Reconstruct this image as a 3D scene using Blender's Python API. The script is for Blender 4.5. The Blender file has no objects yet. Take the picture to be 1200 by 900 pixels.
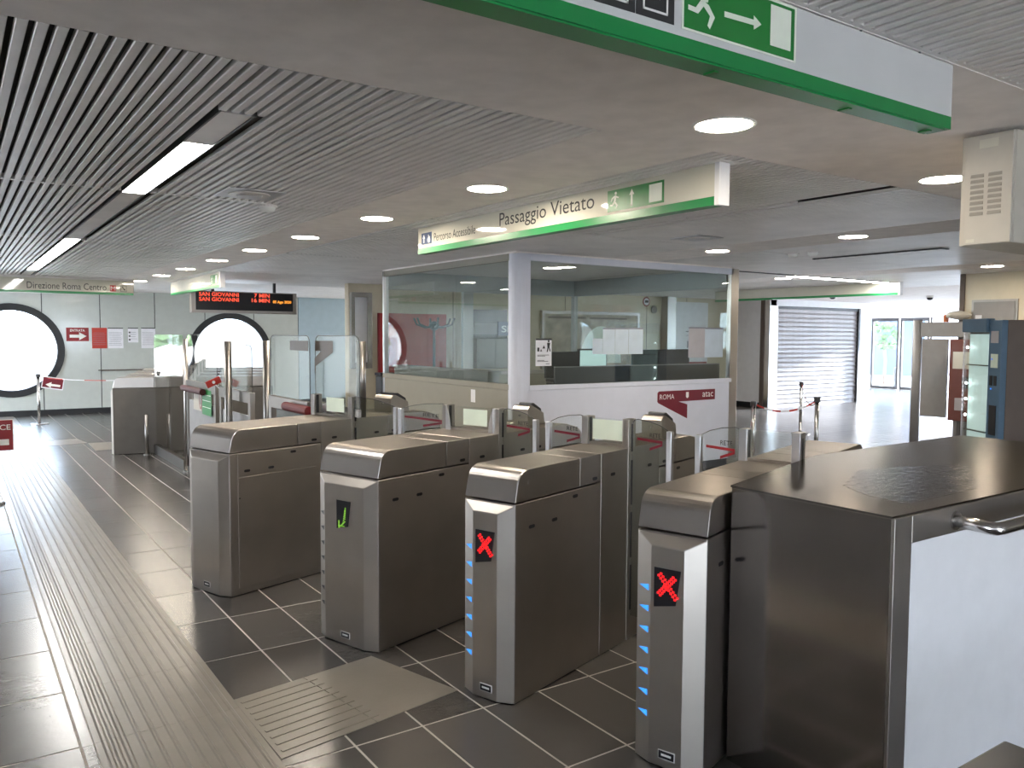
import bpy, bmesh, math, random
from math import sin, cos, pi, radians as rad
from mathutils import Vector, Matrix

scn = bpy.context.scene
COL = scn.collection
random.seed(7)

# ------------------------------------------------------------------ camera
cam_d = bpy.data.cameras.new('camera')
cam = bpy.data.objects.new('camera', cam_d)
COL.objects.link(cam)
scn.camera = cam
_yaw, _pit, _rol = rad(55.461), rad(3.393), rad(0.29)
F = Vector((cos(_yaw)*cos(_pit), sin(_yaw)*cos(_pit), -sin(_pit)))
R = Vector((sin(_yaw), -cos(_yaw), 0))
U = R.cross(F)
R2 = R*cos(_rol)+U*sin(_rol)
U2 = -R*sin(_rol)+U*cos(_rol)
M = Matrix((R2, U2, -F)).transposed().to_4x4()
M.translation = (0, 0, 1.6)
cam.matrix_world = M
cam_d.sensor_fit = 'HORIZONTAL'
cam_d.sensor_width = 36
cam_d.lens = 956.8/1200*36
cam_d.clip_start = 0.02
cam_d.clip_end = 300

# ------------------------------------------------------------------ sky, exposure
world = bpy.data.worlds.new('sky')
scn.world = world
world.use_nodes = True
bg = world.node_tree.nodes['Background']
bg.inputs[0].default_value = (0.78, 0.88, 1.0, 1)
bg.inputs[1].default_value = 6.0
sun_d = bpy.data.lights.new('sun', 'SUN')
sun = bpy.data.objects.new('sun', sun_d)
COL.objects.link(sun)
sun_d.energy = 30.0
sun_d.angle = rad(5)
sun_d.color = (1.0, .93, .88)
sun.rotation_euler = Vector((-cos(rad(10.5))*cos(rad(5)), cos(rad(10.5))*sin(rad(5)), -sin(rad(10.5)))).to_track_quat('-Z', 'Y').to_euler()
vs = scn.view_settings
vs.view_transform = 'Standard'
vs.look = 'None'
vs.exposure = 1.68
vs.gamma = 1
vs.use_curve_mapping = False
scn.cycles.use_denoising = True
scn.cycles.max_bounces = 12
scn.cycles.diffuse_bounces = 5
scn.cycles.glossy_bounces = 5
scn.cycles.transparent_max_bounces = 24
scn.cycles.sample_clamp_indirect = 6
LAMP = 62.0          # emission of the ceiling downlights
TUBE = 20.0          # emission of the fluorescent strips

# ------------------------------------------------------------------ materials
def newmat(name):
    m = bpy.data.materials.new(name)
    m.use_nodes = True
    nt = m.node_tree
    return m, nt, nt.nodes['Principled BSDF']

def mat(name, col, rough=.5, metal=0, var=.06, scale=8, bump=0, bscale=60, spec=.5, stretch=None):
    m, nt, b = newmat(name)
    N, L = nt.nodes, nt.links
    tc = N.new('ShaderNodeTexCoord')
    mp = N.new('ShaderNodeMapping')
    if stretch: mp.inputs['Scale'].default_value = stretch
    L.new(tc.outputs['Object'], mp.inputs['Vector'])
    nz = N.new('ShaderNodeTexNoise')
    nz.inputs['Scale'].default_value = scale
    nz.inputs['Detail'].default_value = 4
    L.new(mp.outputs['Vector'], nz.inputs['Vector'])
    rp = N.new('ShaderNodeValToRGB')
    c = Vector(col)
    rp.color_ramp.elements[0].position = .3
    rp.color_ramp.elements[1].position = .7
    rp.color_ramp.elements[0].color = (*(c*(1-var)), 1)
    rp.color_ramp.elements[1].color = (*[min(1, x) for x in c*(1+var)], 1)
    L.new(nz.outputs['Fac'], rp.inputs['Fac'])
    L.new(rp.outputs['Color'], b.inputs['Base Color'])
    b.inputs['Roughness'].default_value = rough
    b.inputs['Metallic'].default_value = metal
    b.inputs['Specular IOR Level'].default_value = spec
    if bump:
        n2 = N.new('ShaderNodeTexNoise')
        n2.inputs['Scale'].default_value = bscale
        n2.inputs['Detail'].default_value = 3
        L.new(mp.outputs['Vector'], n2.inputs['Vector'])
        bp = N.new('ShaderNodeBump')
        bp.inputs['Strength'].default_value = bump
        bp.inputs['Distance'].default_value = .01
        L.new(n2.outputs['Fac'], bp.inputs['Height'])
        L.new(bp.outputs['Normal'], b.inputs['Normal'])
    return m

def steel(name, col, rough, stretch=(1, 1, .12)):
    m = mat(name, col, rough, 1.0, .05, 5)
    nt = m.node_tree; N, L = nt.nodes, nt.links
    b = N['Principled BSDF']
    tc = N.new('ShaderNodeTexCoord'); mp = N.new('ShaderNodeMapping')
    mp.inputs['Scale'].default_value = stretch
    L.new(tc.outputs['Object'], mp.inputs['Vector'])
    nz = N.new('ShaderNodeTexNoise'); nz.inputs['Scale'].default_value = 90; nz.inputs['Detail'].default_value = 2
    L.new(mp.outputs['Vector'], nz.inputs['Vector'])
    mr = N.new('ShaderNodeMapRange')
    mr.inputs['To Min'].default_value = rough-.015; mr.inputs['To Max'].default_value = rough+.03
    L.new(nz.outputs['Fac'], mr.inputs['Value'])
    L.new(mr.outputs['Result'], b.inputs['Roughness'])
    b.inputs['Specular Tint'].default_value = (.34, .325, .31, 1)      # tint darkens grazing reflections, mainly on the gate tops
    return m

def glass(name, tint=(.93, .96, .95), ior=1.45, rough=0.0):
    m = bpy.data.materials.new(name); m.use_nodes = True
    nt = m.node_tree; N, L = nt.nodes, nt.links
    N.remove(N['Principled BSDF'])
    tr = N.new('ShaderNodeBsdfTransparent'); tr.inputs[0].default_value = (*tint, 1)
    gl = N.new('ShaderNodeBsdfGlossy'); gl.inputs['Roughness'].default_value = rough
    gl.inputs['Color'].default_value = (1, 1, 1, 1)
    g = N.new('ShaderNodeNewGeometry')
    dt = N.new('ShaderNodeVectorMath'); dt.operation = 'DOT_PRODUCT'
    L.new(g.outputs['Incoming'], dt.inputs[0]); L.new(g.outputs['Normal'], dt.inputs[1])
    ab = N.new('ShaderNodeMath'); ab.operation = 'ABSOLUTE'; L.new(dt.outputs['Value'], ab.inputs[0])
    sb = N.new('ShaderNodeMath'); sb.operation = 'SUBTRACT'; sb.inputs[0].default_value = 1; L.new(ab.outputs[0], sb.inputs[1])
    pw = N.new('ShaderNodeMath'); pw.operation = 'POWER'; pw.inputs[1].default_value = 5; L.new(sb.outputs[0], pw.inputs[0])
    f0 = ((ior-1)/(ior+1))**2
    fr = N.new('ShaderNodeMath'); fr.operation = 'MULTIPLY_ADD'; fr.inputs[1].default_value = 1-f0; fr.inputs[2].default_value = f0; L.new(pw.outputs[0], fr.inputs[0])
    mx = N.new('ShaderNodeMixShader')
    L.new(fr.outputs[0], mx.inputs[0]); L.new(tr.outputs[0], mx.inputs[1]); L.new(gl.outputs[0], mx.inputs[2])
    L.new(mx.outputs[0], N['Material Output'].inputs['Surface'])
    return m

def emit(name, col, s):
    m, nt, b = newmat(name)
    b.inputs['Base Color'].default_value = (*[c*.5 for c in col], 1)
    b.inputs['Emission Color'].default_value = (*col, 1)
    b.inputs['Emission Strength'].default_value = s
    return m

def tilemat():
    m, nt, b = newmat('slate floor tile')
    N, L = nt.nodes, nt.links
    g = N.new('ShaderNodeNewGeometry')
    sub = N.new('ShaderNodeVectorMath'); sub.operation = 'SUBTRACT'; sub.inputs[1].default_value = (.963, .55, 0)
    dv = N.new('ShaderNodeVectorMath'); dv.operation = 'DIVIDE'; dv.inputs[1].default_value = (.295, .585, 10)
    fl = N.new('ShaderNodeVectorMath'); fl.operation = 'FLOOR'
    wn = N.new('ShaderNodeTexWhiteNoise'); wn.noise_dimensions = '2D'
    L.new(g.outputs['Position'], sub.inputs[0]); L.new(sub.outputs[0], dv.inputs[0]); L.new(dv.outputs[0], fl.inputs[0]); L.new(fl.outputs[0], wn.inputs['Vector'])
    nz = N.new('ShaderNodeTexNoise'); nz.inputs['Scale'].default_value = 5; nz.inputs['Detail'].default_value = 6
    L.new(g.outputs['Position'], nz.inputs['Vector'])
    ad = N.new('ShaderNodeMath'); ad.operation = 'MULTIPLY_ADD'; ad.inputs[1].default_value = .5
    L.new(nz.outputs['Fac'], ad.inputs[0]); L.new(wn.outputs['Value'], ad.inputs[2])
    rp = N.new('ShaderNodeValToRGB')
    rp.color_ramp.elements[0].position = .1; rp.color_ramp.elements[1].position = 1.3
    rp.color_ramp.elements[0].color = (.030, .028, .027, 1); rp.color_ramp.elements[1].color = (.072, .067, .063, 1)
    L.new(ad.outputs[0], rp.inputs['Fac']); L.new(rp.outputs['Color'], b.inputs['Base Color'])
    b.inputs['Roughness'].default_value = .255
    bp = N.new('ShaderNodeBump'); bp.inputs['Strength'].default_value = .07; bp.inputs['Distance'].default_value = .01
    n2 = N.new('ShaderNodeTexNoise'); n2.inputs['Scale'].default_value = 26; n2.inputs['Detail'].default_value = 4
    L.new(g.outputs['Position'], n2.inputs['Vector']); L.new(n2.outputs['Fac'], bp.inputs['Height']); L.new(bp.outputs['Normal'], b.inputs['Normal'])
    return m

def brickmat():
    m, nt, b = newmat('pale brick')
    N, L = nt.nodes, nt.links
    tc = N.new('ShaderNodeTexCoord'); mp = N.new('ShaderNodeMapping'); mp.inputs['Rotation'].default_value = (rad(90), 0, 0)
    br = N.new('ShaderNodeTexBrick'); br.inputs['Scale'].default_value = 2.2
    br.inputs['Color1'].default_value = (.62, .50, .42, 1); br.inputs['Color2'].default_value = (.70, .58, .48, 1); br.inputs['Mortar'].default_value = (.75, .72, .68, 1)
    L.new(tc.outputs['Object'], mp.inputs['Vector']); L.new(mp.outputs['Vector'], br.inputs['Vector']); L.new(br.outputs['Color'], b.inputs['Base Color'])
    b.inputs['Roughness'].default_value = .9
    return m

ST = steel('brushed steel', (.46, .43, .40), .30)
STF = steel('brushed steel front', (.54, .50, .455), .38)
STD = mat('darkened steel cladding', (.105, .098, .092), .42, spec=.3)  # far-row steel made dark and non-metallic to mute mirrored daylight
STG = steel('dull post steel', (.34, .32, .30), .34)
ST2 = steel('brushed steel cladding', (.46, .425, .395), .36)
ST3 = steel('smooth steel sheet', (.43, .40, .375), .15)
ST4 = steel('dark smooth steel sheet', (.27, .255, .24), .2)
RIPPLE = mat('rippled steel patch', (.27, .255, .25), .12, 1.0, .05, 5, bump=.35, bscale=26, stretch=(1, 2.2, 1))
RIPPLE.node_tree.nodes['Principled BSDF'].inputs['Specular Tint'].default_value = (.34, .325, .31, 1)
STP = steel('polished steel tube', (.62, .60, .58), .22)
ALU = steel('satin aluminium profile', (.72, .72, .74), .34)
DARK = mat('black plastic', (.012, .012, .016), .35)
DKGREY = mat('dark grey metal', (.05, .05, .055), .45)
BLKF = mat('black window frame', (.018, .02, .024), .4)
CEIL = mat('painted plaster ceiling', (.86, .81, .78), .75, bump=.05)
SLAT = mat('grey metal ceiling slat', (.78, .75, .73), .42, var=.08, scale=3)
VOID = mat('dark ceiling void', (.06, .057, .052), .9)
GROUT = mat('pale grout', (.36, .33, .30), .8)
TILE = tilemat()
TACT = mat('beige tactile paving', (.18, .160, .135), .32, var=.08, scale=5, bump=.03)
PANEL = mat('pale glass wall panel', (.52, .55, .52), .12, var=.03)
PANELB = mat('pale blue wall panel', (.40, .52, .60), .2, var=.03)
HEADG = mat('grey green frame', (.36, .39, .39), .35, var=.03)
CREAM = mat('cream enamel wall', (.62, .55, .41), .28, var=.03)
WHITEW = mat('white painted wall', (.80, .80, .82), .4, var=.03)
BOOTHW = mat('daylit white booth cladding', (.64, .66, .75), .35, var=.02)  # bluish daylight on the near face put into the colour
BOOTHB = mat('shaded beige booth cladding', (.27, .25, .205), .4, var=.03)  # same cladding, darkened for the faces turned from that daylight
SIGNW = mat('cream sign face', (.62, .60, .51), .05, var=.02)
SIGNW2 = mat('white sign face', (.60, .605, .61), .22, var=.02)
GREEN = mat('green sign band', (.008, .22, .055), .3, var=.03)
GREEN2 = mat('exit pictogram green', (.012, .20, .035), .4, var=.03)
BLACKT = mat('black lettering', (.02, .02, .022), .5)
WHITET = mat('white lettering', (.85, .85, .82), .5)
LUMI = mat('pale luminous white', (.78, .82, .72), .5)
RED = mat('red sign', (.28, .015, .022), .4, var=.04)
REDB = mat('bright red enamel', (.50, .035, .025), .35)
MAROON = mat('maroon decal', (.16, .008, .022), .4)
DKRED = mat('dark red rubber', (.06, .01, .012), .6)
PUSH = mat('red rubber', (.16, .008, .010), .6)
BLUE = mat('dark blue sign', (.03, .06, .14), .4)
PAPER = mat('white paper', (.80, .80, .84), .7)
PAPERB = mat('bluish paper seen from behind', (.50, .58, .66), .7)
PAPERG = mat('grey paper seen from behind', (.42, .40, .42), .7)
INK = mat('grey print', (.22, .22, .25), .8)
FROST = mat('frosted white sheet', (.66, .74, .62), .4)
GL = glass('clear glass', (.95, .97, .96))
GLD = glass('smoky flap glass', (.78, .80, .76))
GLS = glass('gate glass', (.84, .84, .82))
GLB = glass('booth glass', (.84, .88, .88), 1.6)
GLX = glass('door glass', (.85, .90, .95))
BROWN = mat('brown print', (.11, .085, .065), .5)
BEIGE = mat('beige sticker', (.42, .38, .31), .5)
BROWNM = mat('brown metal trim', (.12, .09, .075), .45)
REDMACH = mat('red brown machine', (.16, .055, .045), .4)
GREYP = mat('grey painted panel', (.26, .25, .245), .5)
BLUEM = mat('blue vending column', (.075, .145, .23), .4)
VINT = mat('pale lit interior', (.60, .72, .70), .5)
ACB = mat('beige enamelled sheet', (.48, .45, .39), .45)
ACG = mat('louvre grey', (.33, .31, .27), .6)
SHUT = mat('grey roller shutter', (.42, .39, .40), .33, var=.10, scale=6)
GROUND = mat('pale pavement', (.55, .54, .52), .8)
BRICK = brickmat()
FOL = mat('green foliage', (.07, .13, .04), .8, var=.5, scale=3)
BARK = mat('bark', (.10, .07, .05), .9)
DKBLUE = mat('dark slate facade', (.045, .06, .10), .5)
SKINP = mat('orange plastic', (.6, .16, .05), .4)
E_WARM = emit('warm downlight', (1.0, .88, .72), LAMP)
E_TUBE = emit('fluorescent diffuser', (1.0, .97, .92), TUBE)
E_RED = emit('red led', (1.0, .012, .015), .42)
E_LED = emit('orange red led', (1.0, .10, .05), .5)
E_AMB = emit('amber led', (1.0, .36, .04), .6)
E_BLUE = emit('blue led', (.035, .26, 1.0), .48)
E_GRN = emit('green led', (.22, .5, .05), .28)
E_WHT = emit('white led', (.9, 1.0, 1.0), 9.0)
E_SCR = emit('monitor picture', (.45, .62, .58), .35)
E_VIT = emit('vending light panel', (.75, .95, .92), .13)

# ------------------------------------------------------------------ helpers
WM = {}
class MB:
    def __init__(s): s.bm = bmesh.new()
    def _faces(s, vs, fs):
        v = [s.bm.verts.new(p) for p in vs]
        for f in fs: s.bm.faces.new([v[i] for i in f])
        return s
    def box(s, x0, x1, y0, y1, z0, z1, m=None):
        P = [Vector((x, y, z)) for x in (x0, x1) for y in (y0, y1) for z in (z0, z1)]
        if m: P = [m @ p for p in P]
        return s._faces(P, [(0, 1, 3, 2), (4, 6, 7, 5), (0, 4, 5, 1), (2, 3, 7, 6), (0, 2, 6, 4), (1, 5, 7, 3)])
    def prism(s, pts, ax, a, b):
        f = {'x': lambda p, t: (t, p[0], p[1]), 'y': lambda p, t: (p[0], t, p[1]), 'z': lambda p, t: (p[0], p[1], t)}[ax]
        n = len(pts)
        return s._faces([f(p, a) for p in pts]+[f(p, b) for p in pts],
                        [tuple(range(n)), tuple(range(2*n-1, n-1, -1))]+[(i, (i+1) % n, n+(i+1) % n, n+i) for i in range(n)])
    def plate(s, O, RX, UY, pts, t):
        """flat polygon pts in the plane (RX, UY) at O, thickness t towards RX x UY"""
        O, RX, UY = Vector(O), Vector(RX).normalized(), Vector(UY).normalized()
        N = RX.cross(UY)
        n = len(pts)
        P = [O+RX*p[0]+UY*p[1] for p in pts]
        return s._faces(P+[p+N*t for p in P], [tuple(range(n-1, -1, -1)), tuple(range(n, 2*n))]+[(i, (i+1) % n, n+(i+1) % n, n+i) for i in range(n)])
    def tube(s, pts, r, n=10):
        pts = [Vector(p) for p in pts]
        rings = []
        for i, p in enumerate(pts):
            d = (pts[min(i+1, len(pts)-1)]-pts[max(i-1, 0)]).normalized()
            a = d.orthogonal().normalized() if not rings else (pa - d*pa.dot(d)).normalized()
            pa = a
            b = d.cross(a)
            rings.append([s.bm.verts.new(p+(a*cos(2*pi*k/n)+b*sin(2*pi*k/n))*r) for k in range(n)])
        for A, B in zip(rings, rings[1:]):
            for k in range(n): s.bm.faces.new((A[k], A[(k+1) % n], B[(k+1) % n], B[k]))
        s.bm.faces.new(rings[0][::-1]); s.bm.faces.new(rings[-1])
        return s
    def lathe(s, prof, c=(0, 0, 0), n=20):
        rings = [[s.bm.verts.new((c[0]+r*cos(2*pi*k/n), c[1]+r*sin(2*pi*k/n), c[2]+z)) for k in range(n)] for r, z in prof]
        for A, B in zip(rings, rings[1:]):
            for k in range(n): s.bm.faces.new((A[k], A[(k+1) % n], B[(k+1) % n], B[k]))
        s.bm.faces.new(rings[0][::-1]); s.bm.faces.new(rings[-1])
        return s
    def blob(s, c, r, sub=2, jit=.12):
        g = bmesh.ops.create_icosphere(s.bm, subdivisions=sub, radius=1)
        for v in g['verts']:
            k = 1+random.uniform(-jit, jit)
            v.co = Vector((c[0]+v.co.x*r[0]*k, c[1]+v.co.y*r[1]*k, c[2]+v.co.z*r[2]*k))
        return s
    def build(s, name, m, parent=None, bevel=0, seg=2, smooth=False, local=False):
        bm = s.bm
        bmesh.ops.recalc_face_normals(bm, faces=bm.faces)
        if bevel:
            E = [e for e in bm.edges if len(e.link_faces) == 2 and e.calc_face_angle(0) > .5]
            bmesh.ops.bevel(bm, geom=E, offset=bevel, segments=seg, profile=.5, affect='EDGES', clamp_overlap=True)
        loc = Vector((0, 0, 0))
        if parent is None:
            xs = [v.co for v in bm.verts]
            lo = Vector([min(c[i] for c in xs) for i in range(3)]); hi = Vector([max(c[i] for c in xs) for i in range(3)])
            loc = Vector(((lo.x+hi.x)/2, (lo.y+hi.y)/2, lo.z))
            bm.transform(Matrix.Translation(-loc))
        elif not local:
            bm.transform(WM[parent].inverted())
        me = bpy.data.meshes.new(name)
        bm.to_mesh(me); bm.free()
        if m: me.materials.append(m)
        if smooth:
            for p in me.polygons: p.use_smooth = len(p.vertices) <= 4
        o = bpy.data.objects.new(name, me)
        COL.objects.link(o)
        o.location = loc
        if parent: o.parent = parent
        WM[o] = Matrix.Translation(loc) if parent is None else WM[parent]
        return o

def tag(o, label=None, cat=None, group=None, kind=None):
    if label: o['label'] = label
    if cat: o['category'] = cat
    if group: o['group'] = group
    if kind: o['kind'] = kind
    return o
def thing(name, label, cat, loc, rz=0, group=None):
    o = bpy.data.objects.new(name, None); COL.objects.link(o)
    o.location = loc; o.rotation_euler = (0, 0, rz); o.empty_display_size = .1
    WM[o] = Matrix.Translation(loc) @ Matrix.Rotation(rz, 4, 'Z')
    return tag(o, label, cat, group)
def struct(o): o['kind'] = 'structure'; return o
def box(name, m, parent, x0, x1, y0, y1, z0, z1, bevel=0, local=False):
    return MB().box(x0, x1, y0, y1, z0, z1).build(name, m, parent, bevel, local=local)
def kids(o): return [c for c in bpy.data.objects if c.parent == o]
def copy_tree(o, parent=None, cm=None):
    c = o.copy(); COL.objects.link(c); WM[c] = WM[o]
    if parent: c.parent = parent
    for ch in CH(o): copy_tree(ch, c)
    return c
def CH(o): return [c for c in o.children]
def move(o, loc, rz=None):
    o.location = loc
    if rz is not None: o.rotation_euler = (0, 0, rz)
    WM[o] = Matrix.Translation(loc) @ Matrix.Rotation(o.rotation_euler.z, 4, 'Z')
    return o

def text(name, s, m, parent, O, RX, UY, w, h, local=False, t=.001, bold=0):
    """lettering w wide and h high whose lower left corner is O, reading along RX"""
    cu = bpy.data.curves.new('lettering', 'FONT')
    cu.body = s; cu.size = 1; cu.offset = bold; cu.resolution_u = 3
    ob = bpy.data.objects.new('lettering', cu); COL.objects.link(ob)
    me = bpy.data.meshes.new_from_object(ob.evaluated_get(bpy.context.evaluated_depsgraph_get()))
    bpy.data.objects.remove(ob); bpy.data.curves.remove(cu)
    bm = bmesh.new(); bm.from_mesh(me); bpy.data.meshes.remove(me)
    xs = [v.co.x for v in bm.verts]; ys = [v.co.y for v in bm.verts]
    x0, y0 = min(xs), min(ys); sx = w/(max(xs)-x0); sy = h/(max(ys)-y0)
    O, RX, UY = Vector(O), Vector(RX).normalized(), Vector(UY).normalized()
    N = RX.cross(UY)
    for v in bm.verts:
        v.co = O+RX*(v.co.x-x0)*sx+UY*(v.co.y-y0)*sy+N*t
    b = MB(); b.bm.free(); b.bm = bm
    if parent is not None and not local: bm.transform(WM[parent].inverted())
    bm.normal_update()
    # one part per word: islands of letters closer than .3 of the height
    RXl = RX if (local or parent is None) else (WM[parent].inverted().to_3x3() @ RX)
    isl, seen = [], set()
    for f in bm.faces:
        if f in seen: continue
        st, g = [f], []; seen.add(f)
        while st:
            q = st.pop(); g.append(q)
            for e in q.edges:
                for n in e.link_faces:
                    if n not in seen: seen.add(n); st.append(n)
        xx = [RXl.dot(v.co) for q in g for v in q.verts]
        isl.append([min(xx), max(xx), g])
    isl.sort(key=lambda q: q[0])
    words = []
    for a, c, g in isl:
        if words and a-words[-1][1] < .30*h: words[-1][1] = max(c, words[-1][1]); words[-1][2] += g
        else: words.append([a, c, list(g)])
    out = None
    for a, c, g in words:
        idx = {}; V = []; Fc = []
        for q in g:
            ff = []
            for v in q.verts:
                if v not in idx: idx[v] = len(V); V.append(tuple(v.co))
                ff.append(idx[v])
            Fc.append(ff)
        me = bpy.data.meshes.new(name); me.from_pydata(V, [], Fc); me.materials.append(m)
        o = bpy.data.objects.new(name, me); COL.objects.link(o); o.parent = parent; WM[o] = WM[parent]
        out = out or o
    bm.free()
    return out
def pl(name, m, parent, O, RX, UY, pts, t=.002, local=False):
    return MB().plate(O, RX, UY, pts, t).build(name, m, parent, local=local)
def rc(x0, y0, x1, y1): return [(x0, y0), (x1, y0), (x1, y1), (x0, y1)]
MX, MY, PZ, PX = (-1, 0, 0), (0, -1, 0), (0, 0, 1), (1, 0, 0)

def running_man(b, O, RX, UY, x, y, h, t=.0025, flip=1):
    """running figure of height h, lower left at (x, y)"""
    def q(pts): b.plate(O, RX, UY, [(x+(px if flip > 0 else .8-px)*h, y+py*h) for px, py in (pts if flip > 0 else pts[::-1])], t)
    q([(.50+.09*cos(a*pi/5), .90+.09*sin(a*pi/5)) for a in range(10)])
    q([(.34, .42), (.50, .44), (.56, .78), (.38, .78)])
    q([(.50, .78), (.52, .66), (.72, .60), (.78, .66), (.60, .72)])
    q([(.40, .78), (.16, .66), (.08, .48), (.17, .46), (.24, .60), (.42, .68)])
    q([(.40, .44), (.52, .40), (.68, .22), (.56, .0), (.50, .05), (.56, .22), (.36, .38)])
    q([(.34, .46), (.42, .38), (.26, .20), (.02, .22), (.02, .30), (.20, .29)])
    return b
def arrow(b, O, RX, UY, x0, y0, x1, y1, w, t=.0025):
    """straight arrow from (x0, y0) to (x1, y1), shaft width w"""
    a = Vector((x0, y0)); c = Vector((x1, y1)); d = (c-a).normalized(); n = Vector((-d.y, d.x)); k = c-d*w*2.2
    b.plate(O, RX, UY, [tuple(v) for v in (a-n*w/2, k-n*w/2, k-n*w*1.3, c, k+n*w*1.3, k+n*w/2, a+n*w/2)], t)
    return b

# ================================================================== STRUCTURE
HC = 2.45
# ---- floor: grout bed, single tiles, the rest of the tiles as one part
floor = struct(MB().box(-4, 24, -6, 18.6, -.25, -.0015).build('floor', GROUT))
TX, TY, X0, Y0 = .295, .585, .963, .55
def tile_mesh():
    b = MB(); g = .004
    x0, x1, y0, y1 = g, TX-g, g, TY-g; e = .002
    b._faces([(x0, y0, -.01), (x1, y0, -.01), (x1, y1, -.01), (x0, y1, -.01), (x0, y0, -e), (x1, y0, -e), (x1, y1, -e), (x0, y1, -e),
              (x0+e, y0+e, 0), (x1-e, y0+e, 0), (x1-e, y1-e, 0), (x0+e, y1-e, 0)],
             [(8, 9, 10, 11), (0, 1, 5, 4), (1, 2, 6, 5), (2, 3, 7, 6), (3, 0, 4, 7), (4, 5, 9, 8), (5, 6, 10, 9), (6, 7, 11, 10), (7, 4, 8, 11)])
    return b
tb = tile_mesh(); tme = bpy.data.meshes.new('floor_tile'); tb.bm.to_mesh(tme); tb.bm.free(); tme.materials.append(TILE)
vs_, fs_ = [], []
n_single = 0
for i in range(-17, 79):
    for j in range(-11, 31):
        x, y = X0+i*TX, Y0+j*TY
        if x > 23.7 or y > 18.2 or x < -4: continue
        if .35 < x+TX/2 < .985: continue
        if -.3 < x < 3.3 and 1.6 < y < 9.6 and n_single < 295 and math.atan2(y, x) > rad(22):
            o = bpy.data.objects.new('floor_tile', tme); COL.objects.link(o); o.parent = floor
            o.matrix_parent_inverse = WM[floor].inverted(); o.location = (x, y, 0); n_single += 1
        else:
            g = .004; k = len(vs_)
            for (a, b_, z) in ((g, g, -.008), (TX-g, g, -.008), (TX-g, TY-g, -.008), (g, TY-g, -.008), (g, g, 0), (TX-g, g, 0), (TX-g, TY-g, 0), (g, TY-g, 0)):
                vs_.append((x+a, y+b_, z))
            fs_ += [tuple(k+q for q in f) for f in ((4, 5, 6, 7), (0, 1, 5, 4), (1, 2, 6, 5), (2, 3, 7, 6), (3, 0, 4, 7))]
me = bpy.data.meshes.new('distant_floor_tiles'); me.from_pydata(vs_, [], fs_); me.materials.append(TILE)
o = bpy.data.objects.new('distant_floor_tiles', me); COL.objects.link(o); o.parent = floor; o.matrix_parent_inverse = WM[floor].inverted(); o['kind'] = 'stuff'
# narrow dark border left of the tactile strip and the strip itself (slabs with raised ribs)
box('border_strip', TILE, floor, .378, .415, -4, 18.2, -.01, 0)
def tactile_mesh(L):
    b = MB(); b.box(.42, .98, .0006, L-.0006, -.01, .001)
    for k, x in enumerate((.455, .487, .52, .575, .63, .685, .74, .795, .85, .905, .945)):
        w = .012 if k < 3 else .010
        b.prism([(x-w, .001), (x+w, .001), (x+w*.4, .0045), (x-w*.4, .0045)], 'y', .0006, L-.0006)
    return b
t0 = tactile_mesh(TY); me = bpy.data.meshes.new('tactile_slab'); bmesh.ops.recalc_face_normals(t0.bm, faces=t0.bm.faces); t0.bm.to_mesh(me); t0.bm.free(); me.materials.append(TACT)
for j in range(1, 30):
    o = bpy.data.objects.new('tactile_slab', me); COL.objects.link(o); o.parent = floor; o.matrix_parent_inverse = WM[floor].inverted(); o.location = (0, Y0+j*TY, 0)
# tactile branch patch turned towards the gates
pa = rad(9.4); pu, pv = Vector((cos(pa), sin(pa), 0)), Vector((-sin(pa), cos(pa), 0)); po = Vector((.985, 2.95, 0))
def PP(a, b): q = po+pu*a+pv*b; return (q.x, q.y)
MB().prism([PP(0, 0), PP(.43, 0), PP(.43, .60), PP(.09, .60)], 'z', -.01, .003).build('tactile_slab', TACT, floor)
MB().prism([PP(.434, 0), PP(.87, .005), PP(.81, .60), PP(.434, .60)], 'z', -.01, .003).build('tactile_slab', TACT, floor)
b = MB()
for k in range(9):
    y = .05+k*.062; x0 = .02+.09*y/.6
    q = [PP(x0, y-.008), PP(.47, y-.008), PP(.47, y+.008), PP(x0, y+.008)]
    b.prism(q, 'z', .003, .0058)
b.build('tactile_ribs', TACT, floor)
# far tactile patch
MB().prism([(1.02, 13.2), (1.62, 13.3), (1.55, 13.9), (1.02, 13.8)], 'z', -.01, .003).build('tactile_slab', TACT, floor)
MB().prism([(1.60, 12.35), (2.2, 12.4), (2.2, 13.2), (1.62, 13.25)], 'z', -.01, .003).build('tactile_slab', TACT, floor)

# ---- ceiling: plain bands, sunk slatted fields
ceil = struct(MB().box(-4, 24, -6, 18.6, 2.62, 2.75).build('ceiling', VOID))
FX = [(-3.6, 2.25), (2.92, 5.98), (6.65, 9.7), (10.4, 13.4)]
FY = (2.62, 14.0)
def plain(x0, x1, y0, y1): return box('ceiling_band', CEIL, ceil, x0, x1, y0, y1, HC, 2.62)
plain(-4, 24, 1.36, FY[0]); plain(-4, 24, FY[1], 18.6)
plain(-4, FX[0][0], FY[0], FY[1])
for a, c in zip(FX, FX[1:]+[(24, 24)]): plain(a[1], c[0], FY[0], FY[1])
NF = (1.35, 6.0, -1.5, 1.36)
plain(-4, NF[0], -6, 1.36); plain(NF[1], 24, -6, 1.36); plain(NF[0], NF[1], -6, NF[2])
P_ = .0496
def slat_mesh(L):
    w = .0315
    b = MB().prism([(0, .020), (0, .003), (.003, 0), (w-.003, 0), (w, .003), (w, .020), (w-.0025, .020), (w-.0025, .004), (.0025, .004), (.0025, .020)], 'y', 0, L)
    bmesh.ops.recalc_face_normals(b.bm, faces=b.bm.faces)
    me = bpy.data.meshes.new('ceiling_slat'); b.bm.to_mesh(me); b.bm.free(); me.materials.append(SLAT); return me
CHN = (.872, 1.018)        # lamp channel in the left field
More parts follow.
